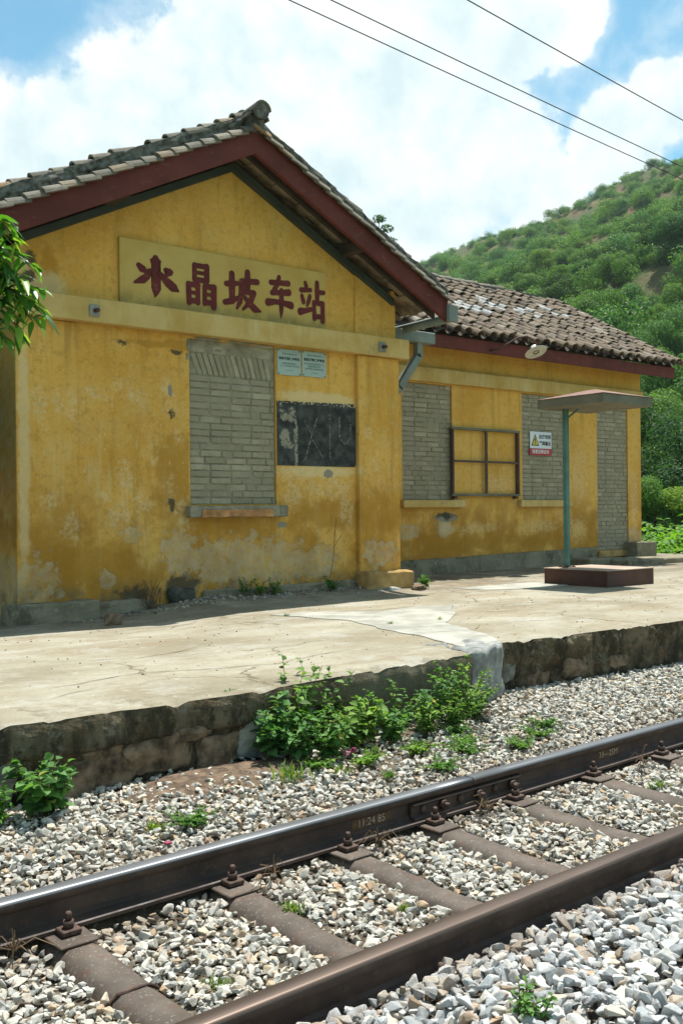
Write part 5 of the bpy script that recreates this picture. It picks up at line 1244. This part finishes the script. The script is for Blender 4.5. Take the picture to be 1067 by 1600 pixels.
weed('weed', 'large-leaved vine-like weed in the corner against the platform stones', 'weed', (1.62, 4.06, gz_(1.62, 4.06)), .27, 13, .085, 130, .75, 14, group='weeds along the platform foot', wide=.75)
weed('weed', 'yellowish leafy weed at the edge beside the grey boulder', 'weed', (1.40, 4.04, gz_(1.4, 4.04)), .2, 9, .055, 131, .8, 14, 'leaf_lush', group='weeds along the platform foot', wide=.6)
weed('weed', 'small bright clump among the near ballast stones', 'weed', (1.94, 1.69, gz_(1.94, 1.69)+.02), .085, 12, .028, 132, .8, 12, 'leaf_weed', wide=.55)
for i, (x, y, h, lab) in enumerate([(2.74, 3.86, .15, 'grass tuft at the edge of the bare soil'), (3.0, 3.8, .09, 'thin grass tuft left of the flat stones'), (3.35, 3.95, .10, 'grass tuft under the spiky-leaved weed'), (3.62, 3.92, .10, 'grass tuft in front of the bushy weed'), (2.03, 2.86, .08, 'grass tuft between the rails, near the welded sleeper'), (2.35, 2.62, .05, 'faint grass tuft in the middle of the track'), (4.35, 2.95, .09, 'grass tuft growing through the sleeper past the joint'), (1.55, 2.55, .06, 'yellow grass tuft on the left stones inside the track'), (1.9, 3.62, .07, 'small plant on the stones outside the far rail'), (3.15, 3.62, .07, 'sparse grass tuft beside the far rail')]):
    tuft('grass_tuft', lab, 'grass', (x, y, gz_(x, y)+.01), h, 46, 200+i, group='grass tufts in the ballast')
for i, (x, y, lab) in enumerate([(3.45, 3.56, 'dark green creeping weed beside the far rail'), (4.36, 3.72, 'bright creeping weed on the far ballast'), (4.1, 3.62, 'creeping weed left of the brightest one on the far ballast'), (3.9, 3.85, 'creeping weed below the dense small-leaved weed'), (4.05, 4.05, 'creeping weed under the cement corner clump'), (2.05, 3.58, 'tiny creeping weed near the pink scrap'), (3.2, 3.86, 'creeping weed under the low weeds of the clump'), (3.55, 3.84, 'creeping weed between the clump and the far rail'), (4.55, 3.82, 'creeping weed at the right of the far ballast patch'), (3.75, 3.70, 'thin creeping weed near the rail joint'), (2.95, 3.95, 'creeping weed at the right edge of the bare soil')]):
    weed('creeping_weed', lab, 'weed', (x, y, gz_(x, y)+.012), .055, 16, .03, 230+i, 3.0, 10, 'leaf_lush', group='creeping weeds on the ballast', wide=.6)
# plants at the wall foot
pz = lambda x, y: float(plat_z(np.array([x]), np.array([y]))[0])
for i, (x, y, h, lf, lab) in enumerate([(5.62, 8.70, .22, .045, 'yellowish weed under the broken sill'), (5.80, 8.68, .14, .05, 'low dark weed under the sill'), (5.98, 8.66, .16, .05, 'dark weed right of the low one under the sill'), (6.72, 8.64, .2, .06, 'round weed at the wall under the blackboard'), (7.99, 8.52, .16, .06, 'small bright weed beside the pilaster block')]):
    weed('wall_weed', lab, 'weed', (x, y, pz(x, y)), h, 7, lf, 260+i, .7, 12, 'leaf_weed' if i < 4 else 'leaf_lush', group='weeds at the hall wall', wide=.6)
dt = MB(); rg = np.random.default_rng(4)
for i in range(26):
    a = rg.uniform(0, 6.28); p0 = Vector((0, 0, 0)); p1 = Vector((math.cos(a)*.10, math.sin(a)*.05, rg.uniform(.12, .3))); dt.tube([p0, (p0+p1)/2 + Vector(rg.normal(0, .03, 3)), p1], .0035, 4, False)
o = dt.build('dead_shrub', M['dry'], None); o.location = (4.55, 8.70, -.12); tag(o, 'brown dead shrub at the foot of the hall wall', 'shrub')
dt = MB(); dt.tube([(6.75, 8.72, .05), (6.82, 8.74, .3), (6.86, 8.76, .55), (6.90, 8.78, .75)], .004, 5, False); dt.tube([(6.84, 8.75, .42), (6.95, 8.75, .55)], .003, 4, False); o = dt.build('dry_stalk', M['dry'], None); tag(o, 'tall thin dry stalk against the wall below the blackboard', 'twig')
# rubble along the wall
o = rock('stone_block', (3.86, 8.08, -.11), (.11, .08, .07), M['boulder_brown'], None, 71, 2); tag(o, 'squared brown block lying before the hall plinth', 'stone')
o = rock('dark_rubble', (4.95, 8.80, -.03), (.19, .08, .13), plain('sooty_rubble', (.07, .07, .055), .95, .5, 8, 1), None, 72, 3, amp=.4); tag(o, 'sooty dark heap filling the hole in the wall foot', 'rubble')
o = rock('stone_block', (7.50, 8.50, -.08), (.14, .07, .045), M['boulder_grey'], None, 73, 2); tag(o, 'flat grey stone before the pilaster block', 'stone')
o = rock('stone_block', (7.82, 8.42, -.07), (.13, .09, .055), M['boulder_brown'], None, 74, 2, .4); tag(o, 'rounded stone at the corner of the pilaster block', 'stone')
o = rock('stone_block', (16.0, 9.6, -.08), (.5, .2, .06), M['plinth'], None, 75, 3, -.2); tag(o, 'long flat stone past the wing doorstep', 'stone')
rg = np.random.default_rng(15); n = 420
x = rg.uniform(3.6, 7.6, n); y = 8.85 - np.abs(rg.normal(0, .16, n)) - .04 - .25*np.exp(-((x-4.8)/.4)**2)*rg.uniform(0, 1, n); P = np.stack([x, y, plat_z(x, y)+.005], -1)
o = scatter('rubble', P, rg.uniform(.008, .034, n)**1.0, PROT_S, plain('wall_rubble', (.30, .27, .21), .95, .5, 3, .5), 9); tag(o, 'crumbled plaster and stones along the hall wall', 'rubble', kind='stuff')
n = 520; x = rg.uniform(1.5, 12, n); y = rg.uniform(4.8, 8.4, n); P = np.stack([x, y, plat_z(x, y)+.002], -1)
o = scatter('platform_grit', P, rg.uniform(.004, .012, n), PROT_S, M['boulder_brown'], 10); tag(o, 'loose grit scattered over the platform', 'grit', kind='stuff')
# litter
o = rock('pink_scrap', (1.86, 3.44, gz_(1.86, 3.44)+.035), (.022, .016, .008), M['pink'], None, 80, 2); tag(o, 'pink scrap lying on the far ballast', 'litter')
for i, (x, y, lab) in enumerate([(3.24, 4.0, 'purple flower head under the tallest weed'), (3.18, 3.98, 'pale pink flower head under the tallest weed')]):
    o = rock('flower_head', (x, y, gz_(x, y)+.05), (.022, .02, .016), M['pink'] if i == 0 else plain('pale_pink', (.5, .2, .22), .7, .2, 20, 0), None, 81+i, 3, amp=.5); tag(o, lab, 'flower')
# dry grass caught at the rail
def dry_bunch(x, lab, seed):
    px, py, a = curve_pt(x, -.12); rg = np.random.default_rng(seed); mb = MB()
    for i in range(16):
        d = rg.normal(0, 1, 3)*np.array([.05, .03, .03]); mb.tube([(0, 0, 0), tuple(d*.5 + np.array([0, 0, rg.uniform(.01, .05)])), tuple(d)], .0018, 4, False)
    o = mb.build('dry_grass', M['dry'], None); o.location = (px, py, RAILZ-.12); tag(o, lab, 'dry grass', 'dry grass along the far rail')
dry_bunch(2.12, 'dry grass bunch beside the second sleeper bolt', 1); dry_bunch(3.32, 'dry grass bunch in front of the fishplate', 2); dry_bunch(1.12, 'dry grass bunch left of the welded sleeper', 3); dry_bunch(2.66, 'dry grass bunch below the left chalk number', 4); dry_bunch(4.6, 'dry straw below the right chalk number', 5)

# ------------------------------------------------------------------ peach branches hanging in from the left
pt = empty('peach_tree', (.9, 6.0, -.1)); tag(pt, 'peach branches with long drooping leaves hanging before the hall corner', 'tree')
rg = np.random.default_rng(33); mb = MB(); tips = []
trunk = MB(); trunk.tube([(.9, 6.0, -.15), (.92, 5.95, .6), (1.0, 5.85, 1.3), (1.05, 5.75, 2.0), (1.0, 5.7, 2.8)], [.09, .075, .06, .05, .035], 9); trunk.build('trunk', M['bark'], pt)
B = []; D = []; Lg = []
ends = [(2.06, 5.08, 1.72), (2.06, 5.10, 1.86), (2.00, 5.10, 1.80), (2.02, 5.10, 1.98), (1.93, 5.12, 1.62), (1.95, 5.12, 1.92), (2.0, 5.12, 1.70), (1.92, 5.12, 2.10), (1.88, 5.14, 1.75), (1.88, 5.16, 2.0), (1.84, 5.16, 1.62), (1.86, 5.15, 2.2), (1.9, 5.12, 2.18), (1.82, 5.2, 1.9), (1.8, 5.2, 2.1), (1.76, 5.2, 1.75), (1.97, 5.1, 1.86), (1.92, 5.1, 1.66), (1.86, 5.1, 1.58), (1.5, 5.4, 2.3), (1.3, 5.4, 2.1)]
ends += [(.95+math.cos(q_*.9)*r0_, 5.9+math.sin(q_*.9)*r0_*.8, z0_) for q_, r0_, z0_ in ((1.2, .7, 2.3), (2.2, .8, 2.0), (3.1, .9, 2.5), (4.0, .8, 2.1), (4.9, .6, 2.6), (2.7, .5, 3.1), (1.7, .5, 3.2), (3.6, .6, 3.2), (.5, .35, 3.1), (5.6, .45, 3.0), (1.0, .2, 3.4), (3.0, .2, 3.5), (2.4, .9, 2.7), (3.4, 1.0, 1.9), (4.4, .9, 2.4))]
for e_ in ends:
    p3 = np.array(e_) + np.array([0, 0, .13]); p0 = np.array([1.03+rg.uniform(-.03, .03), 5.76, rg.uniform(1.7, 2.6)]); pm = (p0+p3)/2 + np.array([.1, -.03, .30]); tt = np.linspace(0, 1, 9)
    C = ((1-tt)**2)[:, None]*p0 + (2*tt*(1-tt))[:, None]*pm + (tt**2)[:, None]*p3; mb.tube([tuple(c) for c in C], [.013*(1-.8*t) for t in tt], 5, False)
    for k in range(34):
        t = .5 + .5*k/33; c = ((1-t)**2)*p0 + 2*t*(1-t)*pm + t*t*p3; a = k*2.4 + rg.uniform(-.5, .5)
        tang = p3-pm; tang /= np.linalg.norm(tang); dr = tang*.6 + np.array([math.cos(a)*.9, math.sin(a)*.9, rg.uniform(-.8, .5)]); B.append(c); D.append(dr); Lg.append(rg.uniform(.085, .15))
mb.build('branches', M['bark'], pt)
B = np.array(B); D = np.array(D); Lg = np.array(Lg); V, F = leaf_mesh(B, D, np.tile([0, 0, 1.0], (len(B), 1))+rg.normal(0, .25, (len(B), 3)), Lg, Lg*.30, .28, 4, .2)
link('leaves', np_mesh('leaves', V, F, True), M['leaf_peach'], pt)
sidet = empty('shade_tree', (1.9, 10.2, -.5)); tag(sidet, 'unseen leafy tree added beside the hall to shade its side wall', 'tree')  # tree added outside the view so its crown darkens the hall's side wall
# bare twig rising behind the hall roof
tw = MB(); tw.tube([(3.06, 11.0, 2.6), (3.1, 11.0, 4.05), (3.15, 11.0, 4.35), (3.26, 11.0, 4.62), (3.42, 11.0, 4.76)], [.012, .010, .008, .006, .004], 5)
for a, b_ in (((3.13, 11, 4.25), (3.06, 11, 4.55)), ((3.24, 11, 4.58), (3.24, 11, 4.72)), ((3.3, 11, 4.66), (3.36, 11, 4.64)), ((3.06, 11, 4.55), (3.0, 11, 4.6))): tw.tube([a, b_], .004, 4)
o = tw.build('bare_twig', M['dry'], None); tag(o, 'bare twig sticking up behind the hall eave', 'twig')

# ------------------------------------------------------------------ trees
def crown_points(lobes, n, rg, shell=.55):
    vol = np.array([r_[0]*r_[1]*r_[2] for _, r_ in lobes])**.67; pid = rg.choice(len(lobes), n, p=vol/vol.sum()); d = rg.normal(size=(n, 3)); d /= np.linalg.norm(d, axis=1, keepdims=True)
    rad = 1 - rg.uniform(0, 1, n)**1.6*shell; C = np.array([c for c, _ in lobes])[pid]; Rr = np.array([r_ for _, r_ in lobes])[pid]
    return C + d*Rr*rad[:, None], d
def quad_leaves(P, d, size, rg, up=.6):
    n = len(P); N_ = d*1.0 + rg.normal(0, .42, (n, 3)) + np.array([0, 0, up*.6]); N_ /= np.linalg.norm(N_, axis=1, keepdims=True)
    a = np.cross(N_, rg.normal(size=(n, 3))); a /= np.linalg.norm(a, axis=1, keepdims=True); b_ = np.cross(N_, a); s = size[:, None]; bend = N_*s*.25
    V = np.stack([P-a*s, P-b_*s*.55+bend, P+a*s, P+b_*s*.55+bend], 1).reshape(-1, 3); F = np.arange(4*n).reshape(n, 4); return V, F
def crown_mesh(name, seed, n, R_=1.0, lobes_n=9, leaf=.06, tall=.8, mat='leaf_mid'):
    rg = np.random.default_rng(seed); lobes = []
    for i in range(lobes_n):
        a = rg.uniform(0, 6.28); z = rg.uniform(-.45, .65)*R_*tall; rr = rg.uniform(.1, .8)*R_*(1-max(0, z/R_)**1.5*.9); q = R_*rg.uniform(.2, .38)
        lobes.append(((math.cos(a)*rr, math.sin(a)*rr, z), (q, q, q*.8)))
    P, d = crown_points(lobes, n, rg); V, F = quad_leaves(P, d, leaf*rg.uniform(.6, 1.3, n), rg)
    me = np_mesh(name, V, F); me.materials.append(M[mat]); return me
CR = {}
for k, mt in enumerate(('leaf_dark', 'leaf_mid', 'leaf_light', 'leaf_mid')): CR[k] = crown_mesh('crown', 50+k, 13000, 1.0, 18, .028, .9, mt)
for k, mt in ((4, 'leaf_dark'), (5, 'leaf_mid'), (6, 'leaf_light')): CR[k] = crown_mesh('crown', 60+k, 26000, 1.0, 26, .024, .95, mt)
TRK = small('trunk', lambda mb: (mb.tube([(0, 0, -1.6), (.03, .02, -.9), (.0, .05, -.3), (.05, 0, .2)], [.11, .085, .06, .03], 7), mb.tube([(.02, .03, -.7), (.25, .1, -.25), (.4, .2, .1)], [.05, .035, .015], 6), mb.tube([(.02, .03, -.6), (-.22, -.05, -.2), (-.35, -.15, .15)], [.05, .035, .015], 6)), M['bark'])
c_ = bpy.data.objects.new('crown', CR[4]); COL.objects.link(c_); c_.parent = sidet; c_.location = (0, 0, 2.6); c_.scale = (1.25, 2.3, 2.2)
t_ = bpy.data.objects.new('trunk', TRK); COL.objects.link(t_); t_.parent = sidet; t_.location = (0, 0, 2.4); t_.scale = (1.1, 1.1, 1.5)
def tree(name, label, x, y, r_, kind, group, seed, zb=None, lift=.9, cat='tree'):
    rr = random.Random(seed); z0 = float(hill_z(np.array([x]), np.array([y]))[0]) if zb is None else zb
    if x < 24: z0 = -.78 if zb is None else zb
    e = empty(name, (x, y, z0), rr.uniform(0, 6.28)); tag(e, label, cat, group)
    c = bpy.data.objects.new('crown', CR[kind]); COL.objects.link(c); c.parent = e; c.location = (0, 0, r_*lift); c.scale = (r_*rr.uniform(.9, 1.1), r_*rr.uniform(.9, 1.1), r_*rr.uniform(.85, 1.15))
    t = bpy.data.objects.new('trunk', TRK); COL.objects.link(t); t.parent = e; t.location = (0, 0, r_*lift); t.scale = (r_*.9, r_*.9, r_*lift/1.6*1.02)
    return e
def dirpt(px, py, dist):
    """world x,y for a bearing"""
    pass
# trees at the wing end: bearings from the camera (tan) with distance along x
tree('tree', 'dark rounded tree past the end of the wing', 27.5, 17.8, 2.3, 4, 'trees past the wing', 1, -.5, 1.05)
tree('tree', 'bright bushy tree behind the dark rounded one', 33, 20.6, 2.6, 6, 'trees past the wing', 2, -.3, .9)
tree('tree', 'shaded tree right behind the wing corner', 32, 22.8, 2.9, 4, 'trees past the wing', 3, -.3, 1.05)
tree('tree', 'second shaded tree above the shelter roof', 38, 25.6, 3.0, 5, 'trees past the wing', 4, .5, 1.1)
tree('tree', 'light green sapling touching the wing wall', 23.5, 16.2, 1.3, 6, 'trees past the wing', 5, -.6, .9)
tree('tree', 'bright low bush at the right of the wing', 24.5, 15.4, 1.5, 6, 'trees past the wing', 6, -.6, .6)
rg = np.random.default_rng(21)
labs = ['bushy green tree on the lower hillside behind the wing roof', 'dark clumped tree on the lower hillside behind the wing roof', 'light green tree on the lower hillside behind the wing roof']
k = 0; spots_ = []
for i in range(900):
    x = 42 + 78*rg.uniform(0, 1)**.9; ph = rg.uniform(27, 50); y = x*math.tan(R(ph)); r_ = rg.uniform(1.7, 3.7)
    if k >= 150: break
    if any((x-a_)**2 + (y-b__)**2 < (.8*(r_+c_))**2 for a_, b__, c_ in spots_): continue
    spots_.append((x, y, r_))
    kind = int(rg.choice([0, 1, 1, 2, 2, 2, 3])); L_ = {0: 1, 1: 0, 2: 2, 3: 0}[kind]
    tree('hillside_tree', labs[L_], x, y, r_, kind, 'trees on the lower hillside', 300+i, None, .62); k += 1
# far scrub on the hill: a mass
def scrub():
    rg = np.random.default_rng(77); pc = bpy.data.collections.new('scrub_prototypes')
    for k in range(8):
        lobes = [((rg.uniform(-.42, .42), rg.uniform(-.42, .42), rg.uniform(.15, .75)), (rg.uniform(.35, .55),)*2 + (rg.uniform(.32, .5),)) for _ in range(6)]
        P, d = crown_points(lobes, 1400, rg); V, F = quad_leaves(P, d, .050*rg.uniform(.6, 1.3, 1400), rg)
        me = np_mesh('scrub_bush', V, F); me.materials.append(M['leaf_hill'] if k % 3 else M['leaf_mid']); pc.objects.link(bpy.data.objects.new('scrub_bush', me))
    n = 7600; x = 56 + 244*rg.uniform(0, 1, n)**.85; ph = rg.uniform(22, 64, n); y = x*np.tan(np.radians(ph)); ok = (y < 600); x, y = x[ok], y[ok]
    row = np.sin((x-30)*.24 + .012*y); keep = (rg.uniform(0, 1, len(x)) < .25 + .75*np.clip(row+.6, 0, 1)) & (fbm(x*.03, y*.03, 6.0, 3) > -.55) & ((x > 110) | (rg.uniform(0, 1, len(x)) < .6)); x, y = x[keep], y[keep]
    z = hill_z(x, y); s = (.8 + 2.1*rg.uniform(0, 1, len(x))**1.8)*np.clip(1.25-.0018*(x-95), .85, 1.3)
    me = bpy.data.meshes.new('hillside_scrub'); me.vertices.add(len(x)); me.vertices.foreach_set('co', np.stack([x, y, z-.15], -1).astype(np.float32).ravel())
    at = me.attributes.new('size', 'FLOAT', 'POINT'); at.data.foreach_set('value', s.astype(np.float32))
    o = link('hillside_scrub', me, M['leaf_hill'])
    ng = bpy.data.node_groups.new('scrub_instances', 'GeometryNodeTree'); ng.interface.new_socket('Geometry', in_out='INPUT', socket_type='NodeSocketGeometry'); ng.interface.new_socket('Geometry', in_out='OUTPUT', socket_type='NodeSocketGeometry')
    N = ng.nodes; L = ng.links; gi = N.new('NodeGroupInput'); go = N.new('NodeGroupOutput'); ip = N.new('GeometryNodeInstanceOnPoints'); ci = N.new('GeometryNodeCollectionInfo')
    ci.inputs['Collection'].default_value = pc; ci.inputs['Separate Children'].default_value = True; ci.inputs['Reset Children'].default_value = True
    ip.inputs['Pick Instance'].default_value = True
    rr = N.new('FunctionNodeRandomValue'); rr.data_type = 'FLOAT_VECTOR'; rr.inputs[0].default_value = (-.15, -.15, 0); rr.inputs[1].default_value = (.15, .15, 6.28)
    na = N.new('GeometryNodeInputNamedAttribute'); na.data_type = 'FLOAT'; na.inputs['Name'].default_value = 'size'
    L.new(gi.outputs[0], ip.inputs['Points']); L.new(ci.outputs[0], ip.inputs['Instance']); L.new(rr.outputs[0], ip.inputs['Rotation']); L.new(na.outputs[0], ip.inputs['Scale']); L.new(ip.outputs[0], go.inputs[0])
    md = o.modifiers.new('scrub', 'NODES'); md.node_group = ng
    tag(o, 'green scrub covering the upper hillside', 'scrub', kind='stuff')
scrub()
# lush broad-leaved growth at the foot of the hill beside the wing
def lush():
    rg = np.random.default_rng(5); n = 3600; x = rg.uniform(16.2, 24, n); y = rg.uniform(9.5, 17, n); h = rg.uniform(.05, .55, n)*np.clip((x-15.8)/3, .25, 1.3)
    B = np.stack([x, y, -.5+h + .25*np.clip((x-17)/5, 0, 1)*2*rg.uniform(0, 1, n)], -1); a = rg.uniform(0, 6.28, n); D = np.stack([np.cos(a), np.sin(a), rg.uniform(-.1, .6, n)], -1); Lg = rg.uniform(.12, .30, n)
    V, F = leaf_mesh(B, D, np.tile([0, 0, 1.0], (n, 1))+rg.normal(0, .3, (n, 3)), Lg, Lg*.55, .35, 3, .12)
    o = link('undergrowth', np_mesh('undergrowth', V, F, True), M['leaf_lush']); tag(o, 'bright broad-leaved undergrowth beside the wing', 'undergrowth', kind='stuff')
lush()
# lone tree on the skyline between the hall roof and the hill
def dist_pt(d, t): return (d[0]*t, d[1]*t, d[2]*t+.8)
lt = empty('lone_tree', (47.0, 54.6, 6.0)); tag(lt, 'lone thin tree with flat tufts rising over the hall roof', 'tree')
rg = np.random.default_rng(9); mb = MB(); mb.tube([(47, 54.6, 6), (47, 54.6, 15), (46.9, 54.5, 20.2)], [.25, .16, .05], 7)
lob = []
for (dx, dz, q) in ((-.7, 1.0, .55), (.1, 1.4, .5), (.7, .7, .5), (-.3, .2, .45), (.9, -.2, .5), (-.9, .1, .35), (.5, -.9, .4), (.95, -1.2, .35)):
    lob.append(((46.9+dx*.78, 54.5-dx*.62, 20.6+dz), (q, q, q*.55))); mb.tube([(46.95, 54.55, 19.4+dz*.4), (46.9+dx*.78, 54.5-dx*.62, 20.4+dz)], [.05, .02], 5)
mb.build('trunk', M['bark'], lt); P, d = crown_points(lob, 900, rg); V, F = quad_leaves(P, d, .10*rg.uniform(.6, 1.3, 900), rg); link('crown', np_mesh('crown', V, F), M['leaf_dark'], lt)

# ------------------------------------------------------------------ power lines
for lab, xa, ya, slope in (('lowest of the three power lines crossing the sky', 9.1, 12.6, .0887), ('middle power line crossing the sky', 9.6, 12.2, .0893), ('upper power line, set apart from the other two', 11.3, 10.9, .10)):
    pts = []
    for i in range(41):
        x = -25 + i*2.0; u_ = (x+25)/80; pts.append((x, ya + (x-xa)*slope, 8.79 + 2.24*(u_-.5)**2))
    q = MB(); q.tube(pts, .010, 5); o = q.build('power_line', M['wire'], None); tag(o, lab, 'cable', 'power lines over the roof')

# ------------------------------------------------------------------ air
hz = MB(); hz.box(-1650, 1650, -1650, 1650, -2.2, 135); hzm = bpy.data.materials.new('valley_haze'); hzm.use_nodes = True
_n = hzm.node_tree.nodes; _n.clear(); _o = _n.new('ShaderNodeOutputMaterial'); _v = _n.new('ShaderNodeVolumePrincipled'); _v.inputs['Color'].default_value = (.78, .88, .95, 1); _v.inputs['Density'].default_value = .00022; _v.inputs['Anisotropy'].default_value = .3
hzm.node_tree.links.new(_v.outputs[0], _o.inputs['Volume'])
hz = hz.build('haze', hzm); tag(hz, 'thin summer haze filling the valley air', 'haze', kind='stuff')
